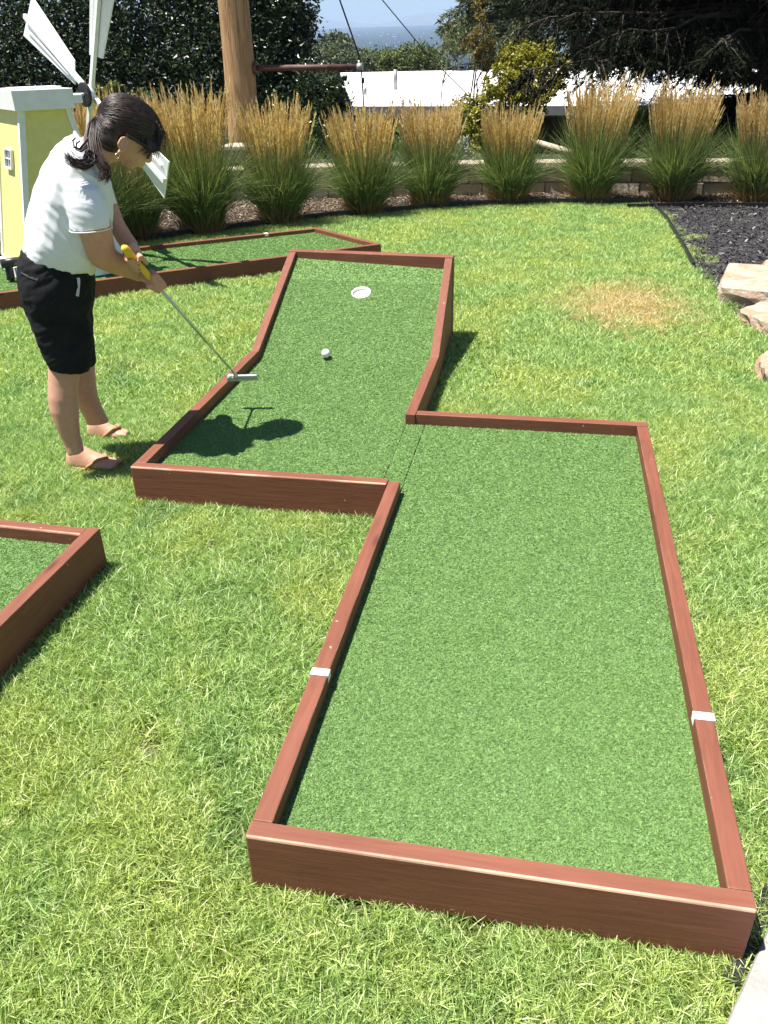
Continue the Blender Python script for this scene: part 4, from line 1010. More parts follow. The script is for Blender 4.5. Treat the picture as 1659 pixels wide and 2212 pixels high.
# ------------------------------------------------------------------ the tall feather grasses
MT['reed_leaf'] = leaf_mat('reed_leaf', [(0, (.075, .12, .040)), (.4, (.16, .225, .075)), (.8, (.32, .38, .16)), (1, (.56, .58, .30))], .45, .3)
MT['reed_plume'] = leaf_mat('reed_plume', [(0, (.50, .32, .13)), (.5, (.74, .54, .27)), (1, (.88, .75, .49))], .7, .42)
MT['reed_stem'] = leaf_mat('reed_stem', [(0, (.16, .15, .05)), (.5, (.27, .22, .085)), (1, (.42, .34, .16))], .6, .2)
MT['reed_dry'] = leaf_mat('reed_dry', [(0, (.22, .12, .045)), (.6, (.40, .24, .10)), (1, (.55, .42, .22))], .7, .25)
def reed_meshes(seed, H, spread, nl=1500, npl=290):
    global rng
    keep = rng; rng = np.random.default_rng(seed); out = []
    # leaves
    n = int(nl*1.9); a = rng.uniform(0, 2*math.pi, n); q = .155*np.sqrt(rng.uniform(0, 1, n)); P = np.stack([q*np.cos(a), q*np.sin(a), np.zeros(n)], 1)
    out_d = a+rng.normal(0, .5, n); tl = q/.155*spread*.46+np.abs(rng.normal(0, .11, n))
    D = unit(np.stack([np.cos(out_d)*tl, np.sin(out_d)*tl, np.ones(n)], 1)); L = H*rng.uniform(.38, .86, n)
    arch = rng.uniform(0, 1, n)**1.7; bd = np.stack([np.cos(out_d)*.55*arch, np.sin(out_d)*.55*arch, -.55*arch], 1)
    mb = MB(); mb.add(*blades(P, D, L, rng.uniform(.005, .0095, n), bd, rng.beta(1.6, 2.2, n), seg=4)); out.append(mb)
    # stems with narrow feathery plumes
    n = npl; a = rng.uniform(0, 2*math.pi, n); q = .165*np.sqrt(rng.uniform(0, 1, n)); P = np.stack([q*np.cos(a), q*np.sin(a), np.zeros(n)], 1)
    tl = q/.165*spread*.34+np.abs(rng.normal(0, .05, n)); od = a+rng.normal(0, .35, n); D = unit(np.stack([np.cos(od)*tl, np.sin(od)*tl, np.ones(n)], 1))
    L = H*np.clip(rng.normal(.86, .075, n), .66, 1.04); mb = MB(); st = MB(); bdv = np.stack([np.cos(od)*.05, np.sin(od)*.05, -.01*np.ones(n)], 1)
    rr = rng.uniform(0, 1, n)
    st.add(*blades(P, D, L*.97, np.full(n, .0055), bdv, rr*.5+.3, seg=3))
    hl_ = rng.uniform(.20, .34, n)*H; k = 13
    for j in range(k):
        t_ = j/(k-1); u_ = (L-hl_*(1-t_))/L; C = P+D*(L*u_)[:, None]+bdv*(L*u_*u_)[:, None]
        wd = .0105*math.sin(math.pi*min(1, .12+.88*(1-t_)**.75))*rng.uniform(.7, 1.3, n)+.002
        for s2 in range(2):
            side = perp(D); A = unit(D+side*.13)*(hl_/k*.9)[:, None]; B = unit(np.cross(A, rdir(n)))*(wd*.55)[:, None]
            mb.add(*leaves(C+side*(wd*.25)[:, None], A, B, np.clip(rr+rng.normal(0, .12, n), 0, 1)))
    out.append(mb); out.append(st)
    # dry thatch at the base
    n = 800; a = rng.uniform(0, 2*math.pi, n); q = .205*np.sqrt(rng.uniform(0, 1, n)); P = np.stack([q*np.cos(a), q*np.sin(a), np.zeros(n)], 1); tl = np.abs(rng.normal(0, .45, n))
    D = unit(np.stack([np.cos(a)*tl, np.sin(a)*tl, np.ones(n)], 1)); bd = np.stack([np.cos(a)*.4, np.sin(a)*.4, -.35*np.ones(n)], 1)*rng.uniform(0, 1, n)[:, None]
    mb = MB(); mb.add(*blades(P, D, rng.uniform(.08, .30, n), rng.uniform(.004, .008, n), bd, rng.uniform(0, 1, n), seg=3)); out.append(mb)
    rng = keep; return out
CL = [ # px of base, py of base, py of the tallest tip, spread, label
    (182, 548, 196, .55, 'tall feather grass directly behind the hub of the windmill'),
    (285, 522, 205, .5, 'tall feather grass hidden behind the bent woman and the lower white sail'),
    (432, 505, 178, .54, 'broad feather grass left of the wooden pole, plumes highest on the left side'),
    (600, 484, 212, .50, 'feather grass just right of the wooden pole above the angled course end'),
    (785, 463, 226, .52, 'feather grass under the end of the rusty pole strut'),
    (926, 449, 214, .42, 'feather grass with thin brownish plumes before the white roof'),
    (1097, 440, 226, .38, 'feather grass left of the fallen log, dense orange plumes'),
    (1275, 438, 168, .38, 'upright feather grass between the log and the round green shrub'),
    (1452, 436, 178, .40, 'widest feather grass at the corner of lawn and dark chips'),
    (1634, 437, 190, .42, 'feather grass cut by the right edge of the photo')]
protos = []
for i, (px, py, pt, sp_, lab) in enumerate(CL):
    b = atZ(px, py, BZ); tp = atY(px, pt, b[1]+.02); H = float(tp[2]-BZ)*1.0
    loc = (float(b[0]), float(b[1]+.12), BZ)
    c = thing('feather_grass', lab, 'ornamental grass', loc, float(rng.uniform(0, 6.28)), 'tall feather grasses along the bed')
    ms = reed_meshes(100+i, H, sp_*float(rng.uniform(.70, 1.05)), nl=1500 if i > 1 else 1100)
    lx, ly = rng.normal(0, .05, 2)
    for mbx in ms: mbx.v = [v+np.stack([v[:, 2]*lx, v[:, 2]*ly, v[:, 2]*0], 1) for v in mbx.v]
    for mbx, nm, mt in zip(ms, ('leaves', 'plumes', 'stems', 'dry_base'), ('reed_leaf', 'reed_plume', 'reed_stem', 'reed_dry')):
        Rz = np.array(ROOTM(c)); mbx.v = [v @ Rz[:3, :3].T+Rz[:3, 3] for v in mbx.v]; mbx.build(nm, mt, c)

# ------------------------------------------------------------------ rocks and slab at the right
m = NT('sandstone'); f = m.noise(m.coord('Object'), 5, 5, .6, .8); g = m.noise(m.coord('Object'), 40, 5)
m.base(m.mix(m.ramp(f, [(.42, 0), (.62, .8)]), m.ramp(g, [(.3, (.33, .285, .22)), (.7, (.46, .41, .335))]), (.38, .19, .10))); m.set(Roughness=.9); m.bump(m.math('ADD', g, m.math('MULTIPLY', f, 1.5)), .9, .012); MT['sandstone'] = m.m
def rock(pxpts, z_top, h, label, seed, name='sandstone_rock'):
    top = [atZ(x, y, z_top) for x, y in pxpts]; c = np.mean(top, 0); rg = np.random.default_rng(seed); n = len(top)
    rings = []
    P = np.array(top); 
    seg = np.vstack([P, P[:1]]); out = []
    for i in range(n):
        for u_ in np.linspace(0, 1, 5, endpoint=False): out.append(seg[i]*(1-u_)+seg[i+1]*u_)
    P = np.array(out); P += rg.normal(0, .005, P.shape)*[1, 1, .5]
    rings = [c+(P-c)*.3+rg.normal(0, .001, P.shape)*[0, 0, 1], c+(P-c)*.65+rg.normal(0, .0015, P.shape)*[0, 0, 1], c+(P-c)*.955, P-(0, 0, .010)]
    for q in (.35, .65, 1.0): rings.append(c+(P-c)*(1.0+.015*math.sin(q*5))+rg.normal(0, .009, P.shape)-(0, 0, h*q))
    mb = MB(); mb.loft(rings[::-1]); o = mb.build(name, 'sandstone'); tag(o, label, 'rock')
    cc = Vector([float(x) for x in c]); o.data.transform(Matrix.Translation(-cc)); o.location = cc
    return o
rock([(1574, 567), (1760, 577), (1790, 625), (1700, 633), (1560, 617), (1558, 605)], -.03, .15, 'flat pale sandstone block beside the dark wood chips, largest of the rocks', 1)
rock([(1650, 563), (1700, 558), (1760, 566), (1720, 580), (1655, 576)], -.04, .12, 'orange-topped rock peeping over the back of the pale block', 2)
rock([(1594, 668), (1640, 650), (1760, 650), (1780, 720), (1700, 712), (1645, 690)], -.08, .11, 'pointed pink and cream rock at the lawn edge', 3)
rock([(1640, 770), (1662, 752), (1740, 745), (1760, 800), (1690, 806), (1648, 790)], -.07, .12, 'small rounded pinkish rock, nearest of the right-hand rocks', 4)
m = NT('concrete'); f = m.noise(m.coord('World'), 14, 8, .65); g = m.noise(m.coord('World'), 120, 3)
m.base(m.ramp(m.math('ADD', m.math('MULTIPLY', f, .7), m.math('MULTIPLY', g, .3)), [(.3, (.22, .215, .20)), (.55, (.31, .305, .29)), (.75, (.36, .355, .34))])); m.set(Roughness=.85); m.bump(f, .25, .005); MT['concrete'] = m.m
sl0, sl1 = atZ(1659, 2003, -.125), atZ(1567, 2212, -.125); dd = unit(np.array([sl0-sl1]))[0]; nn = np.array([dd[1], -dd[0], 0])
q = [sl1-dd*1.0, sl0+dd*.5, sl0+dd*.5+nn*1.6, sl1-dd*1.0+nn*1.6]
MB().hexa([(p[0], p[1], -.24) for p in q]+[(p[0], p[1], -.125) for p in q]).build('concrete_paving', 'concrete', None, bevel=.012)['kind'] = 'structure'
strip([sl0+dd*.25-nn*.022, sl1+dd*.10-nn*.022], GZ, -.146, .03, 'garden_edging', 'black edging squeezed between the front board and the concrete slab')

# ------------------------------------------------------------------ utility pole with strut and guy wire
m = NT('weathered_pole'); v = m.coord('Object', (9, 9, .7)); f = m.noise(v, 2.2, 7, .65, .5); g = m.noise(m.coord('Object', (30, 30, 1.2)), 2, 4, .6)
m.base(m.mix(m.ramp(g, [(.56, 0), (.68, .85)]), m.ramp(f, [(.25, (.23, .125, .05)), (.5, (.46, .27, .125)), (.75, (.62, .43, .24))]), (.07, .035, .018)))
m.set(Roughness=.85); m.bump(m.math('ADD', f, m.math('MULTIPLY', g, -.6)), .9, .02); MT['pole_wood'] = m.m
YP = 11.0
pb = atY(528, 325, YP); pt_ = atY(505, 0, YP); up_ = (pt_-pb)/(pt_[2]-pb[2]); r0 = np.linalg.norm(atY(550, 300, YP)-atY(500, 300, YP))/2; r1 = np.linalg.norm(atY(538, 0, YP)-atY(472, 0, YP))/2
pole = thing('utility_pole', 'thick weathered wooden utility pole behind the tall grasses', 'utility pole', tuple(pb))
mb = MB(); zs = np.linspace(-.9, 8.0, 40)
mb.tube([pb+up_*z_+np.array([.012*math.sin(z_*2.1), 0, 0]) for z_ in zs], [.212-.004*max(z_, 0)+.004*math.sin(z_*3) for z_ in zs], 26); mb.build('post', 'pole_wood', pole, True)
MT['rust_pipe'] = plain('rust_pipe', (.085, .040, .032), .6, .4, 12); MT['galv'] = plain('galvanised', (.30, .31, .31), .5, .1, 20, metal=.6)
MT['wire'] = plain('wire', (.035, .036, .038), .5, .2)
sA = atY(545, 147, YP); sB = atY(776, 145, YP)
MB().tube([sA, sB], .037, 14).build('strut', 'rust_pipe', pole, True)
dS = unit(np.array([sB-sA]))[0]
MB().tube([sA+dS*.03, sA+dS*.075], .085, 16).build('flange', 'rust_pipe', pole)
MB().tube([sB-dS*.03, sB-dS*.028, sB+dS*.045, sB+dS*.047], [.040, .047, .047, .040], 14).tube([sB+(0, 0, -.05), sB+(0, 0, .08)], .016, 8).build('clamp', 'galv', pole, True)
w0 = atY(720, -40, YP); w1 = sB+np.array([.03, 0, .06]); w2 = atY(786, 232, YP)
MB().tube([w0+(w0-w1)*2.0, w0, w1], .011, 6).tube([w1, sB+np.array([.03, 0, -.06]), w2], .010, 6).build('guy_wire', 'wire', pole, True)
MB().tube([w2, atY(786.5, 300, YP)], .022, 8).build('guy_guard', 'yellow_rubber', pole, True)
MB().tube([atY(784, 168, YP), atY(784, 180, YP)], .022, 8).build('wire_grip', 'wire', pole, True)
wz1 = MB(); wz1.tube([atY(790, -60, 12.6), atY(826, 0, 12.6), atY(930, 125, 12.6), atY(1060, 255, 12.6)], .008, 5); tag(wz1.build('overhead_wire', 'wire', None, True), 'thin wire slanting down past the left spruce', 'wire')
# ------------------------------------------------------------------ ground beyond the wall: terrace, slope, valley, mountains
m = NT('slope_ground_shaded'); f = m.noise(m.coord('World'), .6, 6); g = m.noise(m.coord('World'), 9, 4)
m.base(m.mix(m.ramp(f, [(.4, 0), (.6, 1)]), m.ramp(g, [(.3, (.014, .011, .007)), (.7, (.040, .031, .019))]), (.018, .022, .009))); m.set(Roughness=.95); MT['slope'] = m.m  # soil darkened: shade of trees and house is put into the colour
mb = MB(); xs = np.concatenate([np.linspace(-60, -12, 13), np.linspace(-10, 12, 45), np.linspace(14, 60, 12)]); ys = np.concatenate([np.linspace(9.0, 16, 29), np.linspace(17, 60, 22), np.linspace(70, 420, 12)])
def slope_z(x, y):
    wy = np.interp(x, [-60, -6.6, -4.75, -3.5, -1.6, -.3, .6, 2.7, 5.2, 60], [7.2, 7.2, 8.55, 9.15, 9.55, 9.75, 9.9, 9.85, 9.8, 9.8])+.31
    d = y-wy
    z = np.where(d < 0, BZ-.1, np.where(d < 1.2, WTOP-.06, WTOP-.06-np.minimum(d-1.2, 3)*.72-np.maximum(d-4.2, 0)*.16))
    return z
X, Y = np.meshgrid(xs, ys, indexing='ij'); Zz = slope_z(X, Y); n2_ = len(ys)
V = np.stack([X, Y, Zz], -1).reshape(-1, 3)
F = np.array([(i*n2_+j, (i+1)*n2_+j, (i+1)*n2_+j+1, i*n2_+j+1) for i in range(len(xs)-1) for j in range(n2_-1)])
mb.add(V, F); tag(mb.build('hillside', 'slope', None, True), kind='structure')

# valley floor: a wide plain climbing slightly in this frame (the lawn itself falls away from the camera)
TIL = math.tan(R(2.0))
def vz(y): return -95+y*TIL
m = NT('valley'); pos = m.coord('World', (1/170, 1/420, 0)); f = m.noise(pos, 1, 8, .7); g = m.noise(m.coord('World', (1/700, 1/1100, 0)), 1, 4); h = m.noise(m.coord('World', (1/22, 1/70, 0)), 1, 4, .7)
c = m.mix(m.ramp(f, [(.45, 0), (.6, 1)]), (.030, .055, .024), (.075, .085, .045)); c = m.mix(m.ramp(g, [(.5, 0), (.6, .8)]), c, (.16, .13, .085))
c = m.mix(m.ramp(h, [(.62, 0), (.68, .8)]), c, (.40, .39, .38))
m.base(c); m.set(Roughness=1.0); m.b.inputs['Specular IOR Level'].default_value = 0; MT['valley'] = m.m
mb = MB(); gx = np.linspace(-6500, 4500, 34); gy = np.concatenate([np.linspace(400, 2000, 12), np.linspace(2300, 9500, 20)])
X, Y = np.meshgrid(gx, gy, indexing='ij'); n2_ = len(gy); V = np.stack([X, Y, vz(Y)], -1).reshape(-1, 3)
F = np.array([(i*n2_+j, (i+1)*n2_+j, (i+1)*n2_+j+1, i*n2_+j+1) for i in range(len(gx)-1) for j in range(n2_-1)])
mb.add(V, F); tag(mb.build('valley_floor', 'valley'), kind='structure')
# the far town: thousands of pale roofs and tree tops one could not count
mb = MB(); n = 5200; yy = 700+8000*rng.uniform(0, 1, n)**1.25; xx = yy*rng.uniform(-.42, -.06, n)+rng.normal(0, 25, n)
for x, y in zip(xx, yy):
    s = rng.uniform(8, 22)*(2.2 if rng.uniform() < .12 else 1); hh = rng.uniform(4, 9)*(1.6 if rng.uniform() < .05 else 1); z0 = vz(y)-.5; q = rng.uniform(0, 3.14); ca, sa = math.cos(q)*s/2, math.sin(q)*s/2
    C = [(x+ca, y+sa), (x-sa, y+ca), (x-ca, y-sa), (x+sa, y-ca)]
    mb.hexa([(a, b, z0) for a, b in C]+[(a, b, z0+hh) for a, b in C]); mb.r[-1] = np.full(8, rng.uniform())
MT['town'] = leaf_mat('town', [(0, (.10, .09, .085)), (.4, (.30, .28, .26)), (.7, (.55, .54, .53)), (1, (.75, .75, .74))], .8, 0)
tag(mb.build('far_town', 'town'), 'pale roofs of a town spread over the far valley', 'town', kind='stuff')
mb = MB(); n = 14000; yy = 600+8300*rng.uniform(0, 1, n)**1.2; xx = yy*rng.uniform(-.42, -.06, n)
P = np.stack([xx, yy, vz(yy)+3], 1); hw = rng.uniform(5, 13, n); ht = rng.uniform(6, 13, n)
A = np.zeros((n, 3)); A[:, 0] = hw
for q in (0, 1.05, 2.1):
    A2_ = np.stack([np.cos(q)*hw, np.sin(q)*hw, np.zeros(n)], 1); B2_ = np.zeros((n, 3)); B2_[:, 2] = ht/2; V, F, r = quads(P+B2_*.6, A2_*.7, B2_, rng.uniform(0, 1, n)); mb.add(V, F, r)
MT['far_trees'] = leaf_mat('far_trees', [(0, (.020, .035, .014)), (1, (.045, .065, .025))], .9, 0)
tag(mb.build('far_woods', 'far_trees'), 'dark tree tops between the far town roofs', 'trees', kind='stuff')
# mountains on the horizon
m = NT('mountain'); f = m.noise(m.coord('World', (1/500, 1/500, 1/160)), 1, 8, .65); m.base(m.ramp(f, [(.3, (.10, .085, .065)), (.7, (.22, .19, .15))])); m.set(Roughness=1); m.b.inputs['Specular IOR Level'].default_value = 0; MT['mountain'] = m.m
mb = MB(); gx = np.linspace(-6800, 4200, 150); gy = np.linspace(9300, 11200, 16); X, Y = np.meshgrid(gx, gy, indexing='ij')
prof = np.array([noise.fractal(Vector((x/900, 3.1, 0)), 1.0, 2.1, 6) for x in gx]); prof2 = np.array([[noise.fractal(Vector((x/420, y/420, 5)), .9, 2.1, 5) for y in gy] for x in gx])
rise = np.sin(np.clip((Y-9300)/1500, 0, 1)*math.pi/2)
Zm = vz(9300)+rise*(105+60*prof[:, None]+28*prof2)-2; n2_ = len(gy)
V = np.stack([X, Y, Zm], -1).reshape(-1, 3); F = np.array([(i*n2_+j, (i+1)*n2_+j, (i+1)*n2_+j+1, i*n2_+j+1) for i in range(len(gx)-1) for j in range(n2_-1)])
mb.add(V, F); tag(mb.build('mountains', 'mountain', None, True), kind='structure')

# ------------------------------------------------------------------ the white-roofed house below the slope
m = NT('white_roof'); f = m.noise(m.coord('World', (.4, .4, .4)), 3, 5); m.base(m.ramp(f, [(.3, (.70, .70, .69)), (.7, (.78, .78, .77))])); m.set(Roughness=.7); MT['white_roof'] = m.m
MT['fascia'] = plain('fascia', (.24, .25, .26), .6, .1); MT['house_wall'] = plain('house_wall', (.10, .085, .07), .8, .2, 5); MT['soffit'] = plain('soffit', (.20, .19, .17), .7, .1)
YE, YR = 15.6, 26.0
e0, e1 = atY(763, 231, YE), atY(1700, 241, YE); r0_, r1_ = atY(735, 157, YR), atY(1800, 168, YR)
e1 = e0+np.array([9.2, 0, (e1[2]-e0[2])*.6]); r1_ = np.array([e1[0]+.6, YR, r0_[2]-.02]); 
house = thing('house', 'long low house with a flat white roof behind the tall grasses', 'house', (float(e0[0]+5), 20., float(e0[2]-2.6)))
th_ = .06
MB().hexa([e0-(0, 0, th_), e1-(0, 0, th_), r1_-(0, 0, th_), r0_-(0, 0, th_), e0, e1, r1_, r0_]).build('roof', 'white_roof', house)
fz = .14
MB().hexa([e0+(-.02, -.05, -fz), e1+(0, -.05, -fz), e1+(0, -.003, -fz), e0+(-.02, -.003, -fz), e0+(-.02, -.05, .012), e1+(0, -.05, .012), e1+(0, -.003, .012), e0+(-.02, -.003, .012)]).build('fascia', 'fascia', house)
MB().hexa([e0+(0, .0, -fz-.03), e1+(0, .0, -fz-.03), e1+(0, 1.2, -fz-.03), e0+(0, 1.2, -fz-.03), e0+(0, 0, -fz), e1+(0, 0, -fz), e1+(0, 1.2, -fz), e0+(0, 1.2, -fz)]).build('soffit', 'soffit', house)
MB().box((e0[0]+.4, YE+1.2, e0[2]-3.6), (e1[0]-.4, YR-.6, e0[2]-.25)).build('wall', 'house_wall', house)
for i, (a, b) in enumerate(((2.6, 4.2), (5.6, 7.2))):
    MB().box((e0[0]+a, YE+1.16, e0[2]-2.2), (e0[0]+b, YE+1.198, e0[2]-.8)).build('window', 'glass_dark', house)
for px, py, hh, rr in ((855, 206, 62, .10), (790, 218, 30, .07)):
    yq = YE+ (231-py)/(231-157)*(YR-YE)*.55
    b = atY(px, py+6, yq); zr = e0[2]+(r0_[2]-e0[2])*(yq-YE)/(YR-YE); b = atY(px, py+6, yq)
    for it in range(12):
        yq = YE+(YR-YE)*np.clip((b[2]-e0[2])/(r0_[2]-e0[2]), 0, 1); b = atY(px, py+6, yq)
    hgt = .55 if hh > 40 else .30
    v = MB().tube([b-(0, 0, .03), b+(0, 0, .10), b+(0, 0, .16)], [rr*2.3, rr*1.8, rr*.7], 14).build('roof_vent', 'white_paint', house, True)
    MB().tube([b+(0, 0, .15), b+(0, 0, hgt)], rr*.45, 10).build('vent_pipe', 'galv', v, True)
yq = 20.; b = atY(1385, 195, yq)
for it in range(12):
    yq = YE+(YR-YE)*np.clip((b[2]-e0[2])/(r0_[2]-e0[2]), 0, 1); b = atY(1385, 195, yq)
t = np.linspace(0, 2*math.pi, 20, endpoint=False)
sk = MB().box(b+(-.55, -.55, -.05), b+(.55, .55, .10)).build('skylight', 'fascia', house)
mb = MB(); mb.loft([b+np.stack([np.cos(t)*.52*k_, np.sin(t)*.52*k_, np.full(20, zz)], 1) for k_, zz in ((1, .10), (.95, .22), (.75, .34), (.4, .41), (.1, .43))]); MT['dome'] = plain('dome', (.55, .62, .66), .15, .05); mb.build('dome', 'dome', sk, True)

# ------------------------------------------------------------------ trees and shrubs
def crown(name, blobs, n, size, mat, parent, flat=.5, seed=1, shell=.55, aspect=.27):
    """foliage: leaf clumps spread through overlapping blobs (centre, radii); leaves droop and face the light"""
    rg = np.random.default_rng(seed); mb = MB()
    vol = np.array([b[1][0]*b[1][1]*b[1][2] for b in blobs])**.67; vol /= vol.sum()
    for (c, r), v in zip(blobs, vol):
        k = max(6, int(n*v)); nc = max(3, k//34)
        d = unit(rg.normal(size=(nc, 3))); q = rg.uniform(shell**3, 1, nc)**(1/3); C = np.array(c)+d*np.array(r)*q[:, None]
        idx = rg.integers(0, nc, k); cl = rg.normal(0, 1, (k, 3))*np.array(r).mean()*.13
        P = C[idx]+cl; tint = rg.uniform(0, 1, nc)
        A = unit(rg.normal(size=(k, 3))*[1, 1, .7]+d[idx]*.5+np.array([0, 0, -.35])); nn_ = unit(np.cross(A, rg.normal(size=(k, 3))*.8+np.array([0, 0, 0])+d[idx]*.0+unit(rg.normal(size=(k, 3)))*.5))
        up = np.array([0, 0, 1.])*flat+rg.normal(size=(k, 3))*.6; B = unit(np.cross(A, up))
        s = size*rg.uniform(.6, 1.35, k)[:, None]
        mb.add(*leaves(P, A*s*.5, B*s*aspect, np.clip(tint[idx]*.55+rg.uniform(0, 1, k)*.45, 0, 1)))
    return mb.build(name, mat, parent)
def limb(mb, a, b, r0, r1, seed, k=6, wob=.06):
    rg = np.random.default_rng(seed); a, b = np.array(a, float), np.array(b, float); L = np.linalg.norm(b-a)
    pts = [a+(b-a)*u_+rg.normal(0, wob*L*.5, 3)*(0 if u_ in (0, 1) else 1) for u_ in np.linspace(0, 1, k)]
    mb.tube(pts, np.linspace(r0, r1, k), 7); return pts
MT['bark'] = plain('bark', (.055, .042, .032), .9, .35, 14, bump=.8); MT['grey_twig'] = plain('grey_twig', (.14, .115, .09), .9, .3, 14)
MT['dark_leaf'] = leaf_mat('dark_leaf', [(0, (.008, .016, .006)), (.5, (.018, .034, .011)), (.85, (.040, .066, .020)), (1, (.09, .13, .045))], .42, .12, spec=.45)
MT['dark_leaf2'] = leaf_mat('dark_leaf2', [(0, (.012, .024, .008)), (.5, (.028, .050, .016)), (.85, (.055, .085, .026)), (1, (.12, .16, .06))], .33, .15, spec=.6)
def tree(name, label, cat, base, blobs, n, size, mat, seed, trunk_r=.12, group=None, aspect=.27):
    t_ = thing(name, label, cat, base, 0, group); base = np.array(base, float)
    top = np.mean([b[0] for b in blobs], 0); mb = MB(); pts = limb(mb, base, top*.75+base*.25, trunk_r, trunk_r*.55, seed)
    for i, (c, r) in enumerate(blobs):
        limb(mb, pts[2+i % 3], np.array(c), trunk_r*.45, .012, seed*31+i)
        if i % 2 == 0: limb(mb, pts[3], np.array(c)+np.array(r)*[.5, -.4, .3], trunk_r*.3, .008, seed*57+i)
    mb.build('trunk', 'bark', t_, True); crown('crown', blobs, n, size, mat, t_, seed=seed, aspect=aspect); return t_
def bl(px, py, Y, rx, ry=None, rz=None):     # a blob round a pixel at depth Y
    c = atY(px, py, Y); return (c, (rx, ry or rx*.8, rz or rx))
def gz(x, y): return float(slope_z(np.array([float(x)]), np.array([float(y)]))[0])
# dark broad-leaved trees at the left, beyond the wall
b = [bl(-60, 60, 13.5, 1.5), bl(60, 20, 13.8, 1.5), bl(60, 190, 13, 1.3), bl(-80, 240, 12.8, 1.3), bl(180, -60, 14, 1.5), bl(170, 120, 13.2, 1.2), bl(-20, 340, 12.4, 1.0), bl(110, 330, 12.4, .8)]
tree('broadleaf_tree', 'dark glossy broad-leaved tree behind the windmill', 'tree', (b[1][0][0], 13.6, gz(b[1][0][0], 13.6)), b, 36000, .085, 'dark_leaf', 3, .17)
b = [bl(300, 10, 13.8, 1.4), bl(390, 130, 13.2, 1.15), bl(260, 170, 13.1, 1.1), bl(430, -30, 14, 1.3), bl(330, 270, 12.7, .95), bl(450, 250, 12.8, .9), bl(230, 290, 12.6, .8), bl(520, 120, 13.6, 1.1)]
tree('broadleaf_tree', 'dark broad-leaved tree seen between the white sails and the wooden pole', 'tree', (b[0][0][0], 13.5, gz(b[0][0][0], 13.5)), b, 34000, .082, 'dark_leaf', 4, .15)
b = [bl(575, -20, 14.2, .9), bl(570, 90, 14, .8), bl(615, 60, 14.2, .5, .6, .9), bl(560, 180, 13.6, .75), bl(622, 130, 14.2, .30, .4, .45), bl(600, 260, 13.2, .65), bl(670, 215, 13.3, .55), bl(700, 235, 13.2, .42), bl(680, 300, 13, .5), bl(735, 200, 13.4, .22)]
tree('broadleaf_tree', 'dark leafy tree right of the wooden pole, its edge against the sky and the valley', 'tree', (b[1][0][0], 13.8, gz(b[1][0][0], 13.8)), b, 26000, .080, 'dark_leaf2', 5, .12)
# pale trees lower down the slope
MT['pale_leaf'] = leaf_mat('pale_leaf', [(0, (.055, .072, .038)), (.5, (.11, .135, .070)), (1, (.20, .225, .12))], .6, .2)
MT['lime_leaf'] = leaf_mat('lime_leaf', [(0, (.055, .075, .022)), (.5, (.115, .150, .040)), (1, (.22, .25, .08))], .6, .25)
Yp = 62
b = [bl(725, 112, Yp, 1.2, 1.2, 1.1), bl(690, 140, Yp, 1.5), bl(742, 140, Yp-1, 1.3), bl(670, 168, Yp-2, 1.8), bl(765, 160, Yp-2, 1.4), bl(715, 178, Yp-2, 2.0), bl(738, 98, Yp, .5, .5, .8)]
tree('pale_tree', 'pale grey-green tree standing below against the valley, left of the guy wire', 'tree', (b[0][0][0], Yp, gz(b[0][0][0], Yp)-4), b, 26000, .22, 'pale_leaf', 6, .3)
b = [bl(800, 138, Yp+6, 1.0), bl(850, 142, Yp+5, 1.2), bl(830, 165, Yp, 1.6), bl(885, 155, Yp, 1.6), bl(790, 168, Yp, 1.3), bl(925, 162, Yp, 1.7)]
tree('lime_tree', 'yellow-green tree top just above the white roof right of the strut end', 'tree', (b[0][0][0], Yp, gz(b[0][0][0], Yp)-4), b, 24000, .22, 'lime_leaf', 7, .3)

